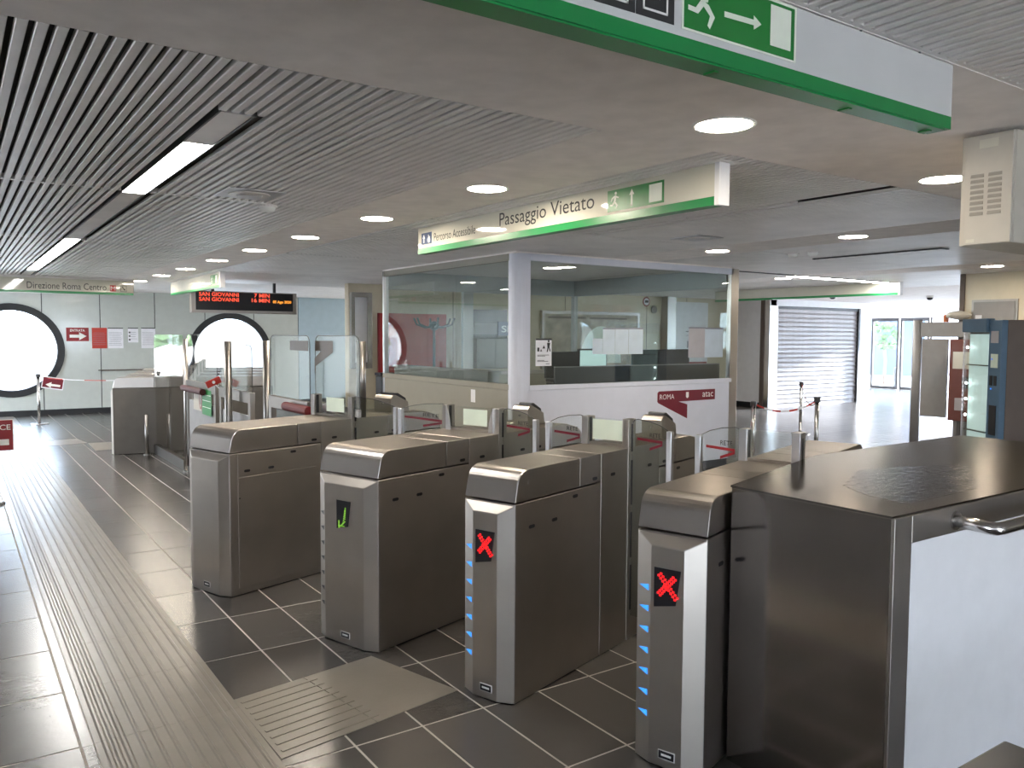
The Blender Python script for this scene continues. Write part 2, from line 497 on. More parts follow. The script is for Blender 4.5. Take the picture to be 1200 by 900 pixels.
def field(xa, xb, ya, yb, singles, chan=None):
    me = slat_mesh(yb-ya-.02)
    joined = MB()
    n = int((xb-xa)/P_)
    for k in range(n):
        x = xb-.012-(k+1)*P_+.018
        if chan and x+.0315 > chan[0] and x < chan[1]: continue
        if singles and x > .02:
            o = bpy.data.objects.new('ceiling_slat', me); COL.objects.link(o); o.parent = ceil
            o.matrix_parent_inverse = WM[ceil].inverted(); o.location = (x, ya+.01, HC+.001)
        else:
            joined.box(x, x+.0315, ya+.01, yb-.01, HC+.001, HC+.02)
    if len(joined.bm.verts):
        joined.build('ceiling_slats', SLAT, ceil)['kind'] = 'stuff'
    else: joined.bm.free()
    bm = MB(); bm.box(xa, xb, yb-.018, yb+.018, HC+.002, HC+.03) ; bm.build('cross_rail', SLAT, ceil)
bays = [FY[0], 5.36, 8.47, 11.5, FY[1]]
for k, (ya, yb) in enumerate(zip(bays, bays[1:])):
    if k == 0:
        for ya2, yb2, ch in ((ya, 3.25, None), (3.25, yb, CHN)):
            pass
        # slats in front of the channel run through, the others full length
        me_full = slat_mesh(yb-ya-.02); me_sh = slat_mesh(3.24-ya-.01); jb = MB()
        for q in range(int((FX[0][1]-FX[0][0])/P_)):
            x = FX[0][1]-.012-(q+1)*P_+.018
            sh = x+.0315 > CHN[0] and x < CHN[1]
            if x > -.2:
                o = bpy.data.objects.new('ceiling_slat', me_sh if sh else me_full); COL.objects.link(o); o.parent = ceil
                o.matrix_parent_inverse = WM[ceil].inverted(); o.location = (x, ya+.01, HC+.001)
            else: jb.box(x, x+.0315, ya+.01, yb-.01, HC+.001, HC+.02)
        jb.build('ceiling_slats', SLAT, ceil)['kind'] = 'stuff'
        MB().box(FX[0][0], CHN[0]-.01, yb-.018, yb+.018, HC, HC+.03).box(CHN[1]+.01, FX[0][1], yb-.018, yb+.018, HC, HC+.03).build('cross_rail', SLAT, ceil)
    else:
        field(FX[0][0], FX[0][1], ya, yb, k == 1, CHN)
    for fx in FX[1:]:
        field(fx[0], fx[1], ya, yb, False, (4.40, 4.52) if fx[0] == 2.92 and k == 0 else None)
field(*NF, True)
# lamp channel: metal cover panels and lit diffusers
lamp = thing('linear_ceiling_light', 'long linear ceiling light channel in the left slatted field with lit and blank sections', 'ceiling light', (.945, 8.0, HC))
cx0, cx1 = CHN[0]+.006, CHN[1]-.006
MB().box(cx0, cx1, 3.25, 13.9, HC+.03, HC+.06).box(cx0-.003, cx0+.004, 3.25, 13.9, HC, HC+.03).box(cx1-.004, cx1+.003, 3.25, 13.9, HC, HC+.03).build('housing', DKGREY, lamp)
for y0, y1, lit in ((3.27, 3.88, 0), (3.885, 5.44, 1), (5.445, 6.3, 0), (6.305, 7.4, 0), (7.405, 8.42, 0), (8.425, 12.8, 1), (12.805, 13.9, 0)):
    box('diffuser' if lit else 'cover_panel', E_TUBE if lit else SLAT, lamp, cx0+.006, cx1-.006, y0, y1, HC+.004, HC+.03)
lamp2 = thing('linear_ceiling_light', 'unlit linear ceiling light in the slats beyond the hanging no-passage sign', 'ceiling light', (4.46, 4.3, HC))
box('housing', DKGREY, lamp2, 4.405, 4.515, 3.3, 5.25, HC+.02, HC+.05); box('diffuser', SLAT, lamp2, 4.42, 4.5, 3.32, 4.2, HC, HC+.02); box('cover_panel', SLAT, lamp2, 4.42, 4.5, 4.21, 5.23, HC, HC+.02)
lamp3 = thing('linear_ceiling_light', 'lit linear ceiling light near the grey roller shutter', 'ceiling light', (10.4, 7.17, HC))
box('housing', DKGREY, lamp3, 8.3, 11.9, 7.08, 7.26, HC-.012, HC); box('diffuser', E_TUBE, lamp3, 9.6, 11.9, 7.10, 7.24, HC-.016, HC-.01); box('cover_panel', SLAT, lamp3, 8.32, 9.59, 7.10, 7.24, HC-.016, HC-.01)
lamp4 = thing('linear_ceiling_light', 'unlit linear ceiling light right of the pair of smoke detectors', 'ceiling light', (7.8, 4.8, HC))
box('housing', DKGREY, lamp4, 7.73, 7.87, 4.1, 5.5, HC-.012, HC); box('diffuser', SLAT, lamp4, 7.75, 7.85, 4.12, 5.48, HC-.016, HC-.01)

# ---- far wall with two round windows
def panel_with_hole(x0, x1, y0, y1, z0, z1, holes):
    b = MB().box(x0, x1, y0, y1, z0, z1)
    me = bpy.data.meshes.new('p'); bmesh.ops.recalc_face_normals(b.bm, faces=b.bm.faces); b.bm.to_mesh(me); b.bm.free()
    o = bpy.data.objects.new('p', me); COL.objects.link(o)
    tmp = []
    for (cx, cz, r) in holes:
        c = MB().tube([(cx, y0-1, cz), (cx, y1+1, cz)], r, 64)
        m2 = bpy.data.meshes.new('c'); bmesh.ops.recalc_face_normals(c.bm, faces=c.bm.faces); c.bm.to_mesh(m2); c.bm.free()
        oc = bpy.data.objects.new('c', m2); COL.objects.link(oc); tmp.append(oc)
        md = o.modifiers.new('b', 'BOOLEAN'); md.object = oc; md.operation = 'DIFFERENCE'; md.solver = 'EXACT'
    bpy.context.view_layer.update()
    res = bpy.data.meshes.new_from_object(o.evaluated_get(bpy.context.evaluated_depsgraph_get()))
    for t in [o]+tmp: bpy.data.objects.remove(t)
    b = MB(); b.bm.from_mesh(res); bpy.data.meshes.remove(res)
    return b
WY = 18.3
WIN = [(.97, 1.267, .88), (5.08, 1.165, .88)]
wall_far = struct(panel_with_hole(-4, 9.2, WY+.03, WY+.18, -.1, HC+.1, WIN).build('wall_far', DKGREY))
joints = [-4.0, -2.6, -1.56, -.53, .49, 1.49, 2.51, 3.54, 4.55, 5.6, 6.62, 7.9, 9.2]
for a, c in zip(joints, joints[1:]):
    hs = [h for h in WIN if h[0]+h[2] > a and h[0]-h[2] < c]
    m = PANELB if a > 6.6 else PANEL
    b = panel_with_hole(a+.008, c-.008, WY, WY+.03, .105, HC, hs) if hs else MB().box(a+.008, c-.008, WY, WY+.03, .105, HC)
    b.build('wall_panel', m, wall_far)
struct(box('baseboard_far', BLKF, None, -4, 9.2, WY-.012, WY+.02, 0, .105))
for k, (cx, cz, r) in enumerate(WIN):
    w = struct(thing('window_%d' % (k+1), 'round window with thick black ring frame, %s' % ('the left one on the far wall beside the red entry notice' if k == 0 else 'behind the tall glass gates below the departure board'), 'window', (cx, WY, cz-.9)))
    b = MB(); n = 56; prof = [(.902, -.03), (.902, .03), (.775, .03), (.765, .01), (.765, -.02), (.79, -.03)]
    rings = [[b.bm.verts.new((cx+q*cos(2*pi*i/n), WY-d, cz+q*sin(2*pi*i/n))) for q, d in prof] for i in range(n)]
    for i in range(n):
        A, B = rings[i], rings[(i+1) % n]
        for j in range(len(prof)): b.bm.faces.new((A[j], A[(j+1) % len(prof)], B[(j+1) % len(prof)], B[j]))
    b.build('window_frame', BLKF, w)
    MB().tube([(cx, WY+.01, cz), (cx, WY+.02, cz)], .77, 56).build('pane', GLX, w)

# ---- other walls
wl = struct(MB().box(-4.15, -4, -2.2, 12.5, -.1, 2.75).box(-4.15, -4, -6, -5, -.1, 2.75).box(-4.15, -4, 17.5, 18.6, -.1, 2.75).box(-4.15, -4, 12.5, 17.5, 2.35, 2.75).box(-4.15, -4, -5, -2.2, 2.2, 2.75).build('wall_left', WHITEW))  # unseen openings, placed and sized for the daylight they let in
for y in (-4.97, -3.6, -2.23, 12.53, 15.0, 17.47): box('mullion', DKGREY, wl, -4.1, -4.05, y-.03, y+.03, 0, 2.35)
# back wall behind the viewer: unseen opening, sized for the daylight it lets in
wb = struct(MB().box(-4, 3.0, -6.15, -6, -.1, 2.75).box(5.4, 11.2, -6.15, -6, -.1, 2.75).box(3.0, 5.4, -6.15, -6, 2.1, 2.75).build('wall_back', WHITEW))
for k in range(3): box('mullion', DKGREY, wb, 3.0+k*1.2-.03, 3.0+k*1.2+.03, -6.1, -6.05, 0, 2.1)
struct(box('wall_cream', CREAM, None, 11.2, 11.32, -6, 5.6, -.1, HC))
struct(box('trim_1', BROWNM, None, 11.17, 11.34, 5.6, 5.66, 0, HC))
struct(box('wall_south', WHITEW, None, 11.32, 24, 3.3, 3.45, -.1, HC))
wc = struct(MB().box(5.45, 15.2, 12.7, 12.85, 0, HC).build('wall_concourse', CREAM))
for x in (7.45, 8.7, 10.0, 12.2, 13.4): box('panel_joint', BROWNM, wc, x-.006, x+.006, 12.696, 12.702, .1, HC)
struct(box('baseboard_concourse', BLKF, None, 5.45, 15.1, 12.68, 12.7, 0, .1))
wr = struct(MB().box(15.1, 15.25, 12.02, 12.7, .09, HC).build('wall_shop', WHITEW))
box('skirting', BLKF, wr, 15.08, 15.1, 12.02, 12.69, 0, .11)
box('corner_trim', BROWNM, wr, 15.06, 15.12, 11.93, 12.02, 0, HC)
struct(MB().box(15.08, 15.3, 11.78, 11.92, 0, HC).build('trim_2', STP))
ws = struct(MB().box(15.1, 18.95, 11.78, 12.0, 2.3, HC).box(18.55, 18.95, 11.78, 11.95, 0, 2.3).box(18.8, 18.95, 11.95, 14.9, 0, HC).box(18.8, 24, 14.9, 15.05, 0, HC).build('wall_shutter', WHITEW))
# roller shutter: every slat a piece
sh = thing('roller_shutter', 'closed grey roller shutter with horizontal slats at the right rear', 'shutter', (16.9, 11.85, 0))
box('guide_rail', STP, sh, 15.3, 15.36, 11.78, 11.9, 0, 2.3); box('guide_rail', DKGREY, sh, 18.48, 18.55, 11.78, 11.9, 0, 2.3)
b = MB().prism([(0, 0), (.012, .004), (.022, .030), (.022, .075), (.012, .098), (0, .1005), (.030, .1005), (.036, .05), (.030, 0)], 'x', 15.36, 18.48)
bmesh.ops.transform(b.bm, matrix=Matrix.Translation((0, 11.82, 0)), verts=b.bm.verts)
s0 = b.build('shutter_slat', SHUT, sh)
for k in range(1, 22):
    c = s0.copy(); COL.objects.link(c); c.location.z = k*.1015
box('bottom_bar', DKGREY, sh, 15.36, 18.48, 11.81, 11.86, 2.235, 2.30)
# glazed front on the right with dark frames
wd = struct(MB().box(24, 24.12, 3.3, 14.9, 2.2, HC).build('wall_right', WHITEW))
d1 = struct(thing('door_1', 'glazed doors with dark frames at the bright right end', 'door', (24.05, 14.1, 0)))
for y0, y1 in ((13.95, 14.85), (13.0, 13.9)):
    MB().box(24, 24.06, y0, y1, 2.1, 2.2).box(24, 24.06, y0, y1, 0, .09).box(24, 24.06, y0, y0+.06, .09, 2.1).box(24, 24.06, y1-.06, y1, .09, 2.1).build('leaf_frame', DKGREY, d1)
    box('pane', GLX, d1, 24.025, 24.035, y0+.06, y1-.06, .09, 2.1)
d2 = struct(thing('window_3', 'bright full height glazing right of the glazed doors', 'window', (24.05, 8.2, 0)))
for k in range(5): box('mullion', DKGREY, d2, 24, 24.06, 3.4+k*2.38, 3.46+k*2.38, 0, 2.2)
box('pane', GLX, d2, 24.025, 24.035, 3.45, 12.95, .02, 2.2)

# ---- outside
struct(box('ground', GROUND, None, -60, 90, -60, 90, -.5, -.26))
bl = thing('building', 'low pale brick building outside seen through the round windows', 'building', (0, 27, -.26))
box('facade', BRICK, bl, -14, 12, 27, 35, -.26, 1.9)
for k in range(6): box('window', GREYP, bl, -12+k*4, -10.6+k*4, 26.95, 27.02, .5, 1.5)
box('roof', GREYP, bl, -14.4, 12.4, 26.7, 35.3, 1.9, 2.0)
bd = thing('building', 'dark slate building outside the glazed doors at right', 'building', (40, 24, -.26))
box('facade', DKBLUE, bd, 38, 46, 20.8, 34, -.26, 6); box('roof', GREYP, bd, 37.8, 46.2, 20.6, 34.2, 6, 6.2)
def tree(label, x, y, h, r):
    t = thing('tree', label, 'tree', (x, y, -.26), 0, None)
    MB().tube([(x, y, -.26), (x+.05, y, h*.3), (x-.03, y+.04, h*.65)], .06, 7).build('trunk', BARK, t)
    b = MB()
    for k in range(26):
        a, q, z = random.uniform(0, 2*pi), r*math.sqrt(random.random()), random.uniform(-.8, 1)
        s = r*random.uniform(.22, .4)
        b.blob((x+q*cos(a)*(1-.3*abs(z)), y+q*sin(a)*(1-.3*abs(z)), h*.7+z*h*.28), (s, s, s*.8), 1, .3)
    b.build('crown', FOL, t)
tree('green tree outside the left round window', -.6, 22.5, 3.0, 1.1)
tree('young tree outside the glazed doors at right', 30.5, 18.3, 2.2, .55)
MB().lathe([(.06, 0), (.06, .6), (.045, .64), (.02, .65)], (25.0, 14.6, -.26+.26), 12).build('bollard', DKGREY)
tag(bpy.data.objects['bollard'], 'dark bollard standing just outside the glazed doors', 'bollard')

# ================================================================== CEILING FITTINGS
def downlight():
    t = thing('ceiling_downlight', 'x', 'ceiling light', (0, 0, HC), 0, 'round recessed downlights')
    b = MB(); n = 32; prof = [(.128, 0), (.126, -.007), (.112, -.004), (.108, .0)]
    rings = [[b.bm.verts.new((r*cos(2*pi*i/n), r*sin(2*pi*i/n), z)) for r, z in prof] for i in range(n)]
    for i in range(n):
        A, B = rings[i], rings[(i+1) % n]
        for j in range(3): b.bm.faces.new((A[j], A[j+1], B[j+1], B[j]))
    b.build('trim_ring', WHITET, t, local=True, smooth=True)
    MB().lathe([(.110, -.004), (.110, -.0025)], (0, 0, 0), 32).build('lamp_face', E_WARM, t, local=True)
    return t
dl0 = downlight()
DL = [(2.59, 2.27, 'nearest round downlight, in the plain ceiling below the large green-edged sign'),
      (2.59, 4.03, 'lit round downlight just above the no-passage sign'),
      (2.60, 5.53, 'third round downlight in the row running left from the large sign'),
      (2.59, 6.96, 'fourth round downlight in the row running left'),
      (2.57, 8.34, 'fifth round downlight in the row running left'),
      (2.57, 9.75, 'sixth round downlight in the row running left'),
      (2.57, 11.27, 'round downlight above the small exit sign near the departure board'),
      (4.42, 2.35, 'round downlight partly hidden by the beige louvred box'),
      (6.31, 4.10, 'round downlight left of the beige louvred box in the farther plain strip'),
      (6.31, 5.58, 'round downlight above the right end of the glazed booth'),
      (2.54, 14.3, 'right one of two far downlights by the direction sign'),
      (1.58, 14.5, 'left one of two far downlights by the direction sign'),
      (10.2, 4.8, 'round downlight over the blue vending machine'),
      (10.0, 7.6, 'distant round downlight between booth and roller shutter'),
      (2.57, 12.75, 'farthest downlight of the row, hidden behind the departure board')]
for i, (x, y, lb) in enumerate(DL):
    o = dl0 if i == 0 else copy_tree(dl0)
    move(o, (x, y, HC)); o['label'] = lb
def vent(x, y, s, lb, rz):
    t = thing('ceiling_vent', lb, 'vent', (x, y, HC), rz)
    MB().box(-s, s, -s, s, -.008, 0).build('frame', ALU, t, bevel=.003, local=True)
    MB().lathe([(s*.72, -.012), (s*.72, -.008)], (0, 0, 0), 24).build('grille', SLAT, t, local=True)
    MB().lathe([(s*.4, -.022), (s*.45, -.012)], (0, 0, 0), 20).build('cone', ALU, t, local=True)
vent(1.52, 5.02, .17, 'square air vent in the left slatted ceiling field', 0)
vent(5.33, 4.95, .16, 'square air vent in the slats behind the no-passage sign', 0)
def smoke(x, y, lb):
    t = thing('smoke_detector', lb, 'detector', (x, y, HC))
    MB().lathe([(.025, -.04), (.04, -.036), (.05, -.02), (.055, 0)], (0, 0, 0), 18).build('body', WHITET, t, local=True, smooth=True)
    MB().lathe([(.062, -.012), (.064, 0)], (0, 0, 0), 18).build('base', SLAT, t, local=True)
smoke(1.76, 5.42, 'smoke detector beside the square vent in the left ceiling field')
smoke(7.12, 5.30, 'left of the two smoke detectors on the ceiling right of the booth')
smoke(7.14, 5.08, 'right of the two smoke detectors on the ceiling right of the booth')
def dome(x, y, z, lb):
    t = thing('dome_camera', lb, 'camera', (x, y, z))
    MB().lathe([(.02, -.09), (.05, -.075), (.062, -.04)], (0, 0, 0), 16).build('dome', DARK, t, local=True, smooth=True)
    MB().lathe([(.07, -.04), (.07, 0)], (0, 0, 0), 16).build('base', WHITET, t, local=True)
dome(14.6, 9.9, HC, 'dark dome camera on the ceiling in front of the roller shutter')
dome(16.4, 8.9, HC, 'dark dome camera on the ceiling left of the cream wall')

# ================================================================== HANGING SIGNS
# no-passage sign (faces left, runs away from the viewer)
s = thing('hanging_sign', 'long cream sign lettered Passaggio Vietato with a green lower edge over the gates', 'sign', (3.14, 4.3, 2.24))
box('sign_box', SIGNW, s, 3.10, 3.165, 2.765, 5.83, 2.285, HC-.004, .002)
box('green_band', GREEN, s, 3.098, 3.167, 2.767, 5.832, 2.242, 2.285)
box('end_cap', WHITEW, s, 3.095, 3.172, 2.735, 2.765, 2.24, HC-.002, .002)
O = (3.0985, 5.83, 2.242)
text('lettering', 'Passaggio Vietato', BLACKT, s, (3.0985, 4.66, 2.312), MY, PZ, .99, .115)
text('lettering', 'Percorso Accessibile', BLACKT, s, (3.0985, 5.57, 2.322), MY, PZ, .60, .062)
pl('access_pictogram', BLUE, s, (3.0995, 5.775, 2.312), MY, PZ, rc(0, 0, .165, .088), .001)
b = MB(); arrow(b, (3.0985, 5.775, 2.312), MY, PZ, .04, .012, .04, .076, .014, .001)
b.plate((3.0985, 5.775, 2.312), MY, PZ, [(.12+.022*cos(i*pi/8), .03+.022*sin(i*pi/8)) for i in range(16)], .001)
b.plate((3.0985, 5.775, 2.312), MY, PZ, rc(.112, .04, .12, .07), .0012).plate((3.0985, 5.775, 2.312), MY, PZ, rc(.112, .05, .14, .056), .0012)
b.build('pictogram_white', WHITET, s)
pl('exit_pictogram', GREEN2, s, (3.0995, 3.555, 2.3), MY, PZ, rc(0, 0, .445, .118), .001)
running_man(MB(), (3.0985, 3.555, 2.3), MY, PZ, .02, .01, .098, .001).build('running_figure', LUMI, s); arrow(MB(), (3.0985, 3.555, 2.3), MY, PZ, .20, .012, .20, .105, .014, .001).build('arrow', LUMI, s)
pl('door_mark', LUMI, s, (3.0985, 3.555, 2.3), MY, PZ, rc(.335, .012, .43, .106), .001)
box('ceiling_rail', SLAT, s, 3.06, 3.2, 2.7, 5.9, HC-.004, HC)
# large near sign (faces the viewer)
s = thing('hanging_sign', 'large white sign with green lower edge and exit arrow hanging nearest overhead', 'sign', (1.2, 1.39, 2.24))
box('sign_box', SIGNW2, s, -.6, 2.595, 1.36, 1.43, 2.286, HC-.004, .002)
box('green_band', GREEN, s, -.6, 2.59, 1.358, 1.432, 2.248, 2.286)
box('under_strip', GREEN, s, -.6, 2.56, 1.362, 1.428, 2.243, 2.248)
for x in (1.55, 2.1, 2.52): box('bracket', GREEN2, s, x-.008, x+.008, 1.385, 1.42, 2.239, 2.243)
O = (1.4, 1.358, 2.30)
pl('pictogram_border', LUMI, s, (1.402, 1.3595, 2.304), PX, PZ, rc(0, 0, .415, .14), .001)
pl('exit_pictogram', GREEN2, s, (1.408, 1.3588, 2.309), PX, PZ, rc(0, 0, .40, .128), .001)
Q = (1.408, 1.358, 2.309)
running_man(MB(), Q, PX, PZ, .01, .012, .135, .001).build('running_figure', LUMI, s); arrow(MB(), Q, PX, PZ, .135, .058, .27, .062, .013, .001).build('arrow', LUMI, s); pl('door_mark', LUMI, s, Q, PX, PZ, rc(.305, .02, .385, .12), .001)
for x0 in (1.14, 1.26):
    pl('black_pictogram', BLACKT, s, (x0, 1.3595, 2.306), PX, PZ, rc(0, 0, .117, .14), .001)
    b = MB(); q = (x0, 1.3588, 2.306)
    for a in (rc(.02, .015, .097, .02), rc(.02, .12, .097, .125), rc(.02, .015, .025, .125), rc(.092, .015, .097, .125), rc(.045, .045, .072, .095)): b.plate(q, PX, PZ, a, .001)
    b.build('pictogram_white', WHITET, s)
for x in (1.2, 1.7, 2.1, 2.4):
    MB().lathe([(.004, 0), (.004, .003)], (0, 0, 0), 8).build('screw', DKGREY, s, local=True).location = (x-1.2, -.03, .204)
# direction sign on the far left
s = thing('hanging_sign', 'cream direction sign lettered Direzione Roma Centro by the far wall', 'sign', (1.0, 14.03, 2.2))
box('sign_box', SIGNW, s, -1.2, 2.41, 14.0, 14.06, 2.235, HC-.03); box('green_band', GREEN, s, -1.2, 2.405, 13.998, 14.062, 2.2, 2.235); box('hanger', SLAT, s, -1.2, 2.42, 14.01, 14.05, HC-.03, HC)
text('lettering', 'Direzione Roma Centro', BLACKT, s, (.96, 13.999, 2.262), PX, PZ, 1.06, .10)
pl('metro_mark', REDB, s, (2.07, 13.9995, 2.252), PX, PZ, rc(0, 0, .085, .095), .001); text('lettering', 'M', WHITET, s, (2.08, 13.998, 2.27), PX, PZ, .065, .06)
pl('arrow_box', BLACKT, s, (2.22, 13.9995, 2.252), PX, PZ, rc(0, 0, .085, .095), .001)
pl('arrow_field', SIGNW, s, (2.225, 13.9992, 2.257), PX, PZ, rc(0, 0, .075, .085), .001)
b = MB(); arrow(b, (2.22, 13.998, 2.252), PX, PZ, .02, .078, .067, .018, .012, .001); b.build('arrow', BLACKT, s)
# small exit sign left of the departure board
s = thing('hanging_sign', 'short cream sign with a small exit pictogram hanging left of the departure board', 'sign', (3.08, 12.9, 2.24))
box('sign_box', SIGNW, s, 3.045, 3.105, 11.43, 14.4, 2.272, HC-.004); box('green_band', GREEN, s, 3.043, 3.107, 11.432, 14.4, 2.238, 2.272); box('end_cap', WHITEW, s, 3.04, 3.11, 11.405, 11.43, 2.236, HC-.003)
pl('exit_pictogram', GREEN2, s, (3.0445, 11.9, 2.29), MY, PZ, rc(0, 0, .36, .13), .001)
running_man(MB(), (3.0435, 11.9, 2.29), MY, PZ, .02, .01, .11, .001).build('running_figure', LUMI, s); pl('door_mark', LUMI, s, (3.0435, 11.9, 2.29), MY, PZ, rc(.26, .012, .34, .118), .001)
# blank sign near the shutter
s = thing('hanging_sign', 'blank cream sign with green lower edge right of the glazed booth', 'sign', (11.98, 8.6, 2.26))
box('sign_box', SIGNW, s, 11.95, 12.02, 6.98, 10.6, 2.29, HC-.004); box('green_band', GREEN, s, 11.948, 12.022, 6.982, 10.6, 2.255, 2.29); box('end_cap', WHITEW, s, 11.945, 12.025, 6.95, 6.98, 2.25, HC-.003)
# departure board
s = thing('departure_board', 'departure display with red led lines reading SAN GIOVANNI above the tall gates', 'display', (4.0, 13.55, 1.93))
box('case', ST2, s, 3.15, 4.86, 13.5, 13.62, 1.94, 2.29, .006)
box('screen', DARK, s, 3.22, 4.79, 13.492, 13.5, 1.985, 2.275)
for x in (3.5, 4.5): box('hanger', DKGREY, s, x-.02, x+.02, 13.55, 13.59, 2.29, HC)
Y_ = 13.49
text('led_line', 'SAN GIOVANNI', E_LED, s, (3.27, Y_, 2.205), PX, PZ, .62, .062, bold=.012)
text('led_line', 'SAN GIOVANNI', E_LED, s, (3.27, Y_, 2.125), PX, PZ, .62, .062, bold=.012)
text('led_line', '7 MIN', E_LED, s, (4.14, Y_, 2.205), PX, PZ, .255, .062, bold=.012)
text('led_line', '16 MIN', E_LED, s, (4.10, Y_, 2.125), PX, PZ, .295, .062, bold=.012)
text('led_date', '05 Ago 2020', E_AMB, s, (4.45, Y_, 2.105), PX, PZ, .31, .056, bold=.012)

# ================================================================== TICKET GATES
GA = rad(17.631)
def gate(label, X, Y, W, rot, display, tri, cross, reader, flapL, flapR, long_end=False, door=False, fins=False, group='steel ticket gates in a row', slots=True, cladding=None):
    g = thing('ticket_gate', label, 'ticket gate', (X, Y, 0), rot, group)
    ST2_ = cladding or ST2
    h = W/2; c = .074; d = .031; zb, zn = .872, .831
    K = dict(parent=g, local=True)
    end = 2.03 if long_end else 1.868
    box('front_cabinet', ST2_, g, .0, .691, -h, h, .004, .877, .003, True)
    b = MB()._faces([(0, h, 0.004), (0, -h, .004), (0, -h, zb), (0, h, zb), (-d, h-c, .004), (-d, -h+c, .004), (-d, -h+c, zn), (-d, h-c, zn)],
                    [(3, 2, 6, 7), (7, 6, 5, 4), (0, 3, 7, 4), (2, 1, 5, 6), (0, 4, 5, 1), (0, 1, 2, 3)])
    b.build('front_plate', STF, g, bevel=.0028, seg=1, local=True)
    arc = [(.0, .884), (.019, .968), (.024, .980), (.032, .992), (.043, 1.004), (.057, 1.013), (.073, 1.0185), (.09, 1.021)]
    MB().prism(arc+[(.503, 1.021), (.503, .884)], 'y', -h, h).build('front_hood', ST, g, bevel=.0028, seg=1, local=True)
    box('hood_cover', ST, g, .508, .691, -h, h, .884, 1.021, .0028, True)
    box('middle_cabinet', ST2_, g, .697, 1.303, -h, h, .004, 1.021, .0028, True)
    box('hood_cover', ST, g, 1.309, 1.492, -h, h, .884, 1.021, .0028, True)
    if long_end: prof = [(2.03-x, z) for x, z in arc]+[(1.497, 1.021), (1.497, .884)]
    else: prof = [(1.868, .884), (1.865, .925), (1.85, .955), (1.82, .98), (1.76, 1.002), (1.68, 1.021), (1.497, 1.021), (1.497, .884)]
    MB().prism(prof, 'y', -h, h).build('rear_hood', ST, g, bevel=.0028, seg=1, local=True)
    box('rear_cabinet', ST2_, g, 1.309, end, -h, h, .004, .877, .003, True)
    if slots:
        for sgn in (-1, 1):
            for sx, sz in ((.12, .764), (.294, .764), (.464, .846), (.636, .905), (.807, .905), (1.193, .905), (1.364, .905), (1.536, .846), (1.706, .764)):
                if sgn == 1 and sx < 1.1: continue
                pts = [(sx-.014+.008*cos(a), sz+.008*sin(a)) for a in [pi/2+k*pi/4 for k in range(5)]]+[(sx+.014+.008*cos(a), sz+.008*sin(a)) for a in [-pi/2+k*pi/4 for k in range(5)]]
                yy = sgn*(h+.0045 if door and sx < .6 and sgn < 0 else h)
                MB().prism(pts, 'y', min(yy, yy+sgn*.0012), max(yy, yy+sgn*.0012)).build('lock_slot', DARK, g, local=True)
    if door:
        box('side_drawer', ST2_, g, .056, .65, -h-.004, -h, .735, .872, .0015, True); dd = box('side_door', ST2_, g, .056, .65, -h-.004, -h, .045, .728, .0015, True)
        MB().prism([(.066+.005*cos(k), .60+.005*sin(k)) for k in range(6)], 'y', -h-.006, -h-.004).build('lock', DARK, dd, local=True)
    # side pillars, cross screen
    for sg in (-1, 1):
        ya, yb = sorted((sg*(h-.036), sg*(h+.003)))
        p = box('pillar', ALU if cross == 'clear' else ST, g, .957, 1.03, ya, yb, .004, 1.17, .002, True)
        for za, zb_ in ((1.0, 1.145), (.72, .955), (.44, .68), (.16, .40)):
            y0, y1 = sorted((sg*(h+.003), sg*(h+.0045)))
            box('slot', DARK, p, .985, 1.0, y0, y1, za, zb_, 0, True)
        y0, y1 = sorted((sg*(h-.036), sg*(h-.0375)))
        box('seal', DARK, p, .975, 1.0, y0, y1, 1.03, 1.165, 0, True)
    gz = box('cross_screen', GL, g, .984, .992, -h+.038, h-.038, 1.036, 1.164, 0, True)
    box('screen_rail', ST, g, .972, 1.004, -h+.036, h-.036, 1.021, 1.036, 0, True)
    if cross == 'full': box('frosted_sheet', FROST, gz, .981, .984, -.103, .09, 1.05, 1.157, 0, True)
    if cross == 'small': box('frosted_sheet', FROST, gz, .981, .984, -.114, .074, 1.054, 1.153, 0, True)
    if fins:
        for sg in (-1, 1):
            pts = [(sg*(h-.036), 1.021), (sg*(h-.036), 1.17), (sg*(h-.039), 1.165), (sg*(h-.052), 1.13), (sg*(h-.062), 1.09), (sg*(h-.068), 1.05), (sg*(h-.07), 1.021)]
            MB().prism(pts, 'x', .945, .955).build('fin', ALU, g, local=True)
    # sliding glass flaps
    for sg, L in ((1, flapL), (-1, flapR)):
        if not L: continue
        y0, y1 = h+.006, h+L-.028
        top = [(y0, 1.150), (y0+.010, 1.165), (y0+.03, 1.170), (y0+.10*L/.24, 1.162), (y0+.16*L/.24, 1.146), (y1, 1.122)]
        pts = [(sg*y, z) for y, z in [(y0, .13)]+top+[(y1, .13)]]
        f = MB().prism(pts, 'x', .990, .998).build('glass_flap', GLD if sg < 0 else GL, g, local=True)
        ya, yb = sorted((sg*(h+L-.03), sg*(h+L)))
        box('edge_profile', ALU, f, .979, 1.009, ya, yb, .12, 1.121, .004, True)
        for zz in (1.160,):
            e = [(sg*y, z) for y, z in top]
            MB().tube([(.994, y, z+.001) for y, z in e], .0022, 5).build('rim', DKGREY, f, local=True)
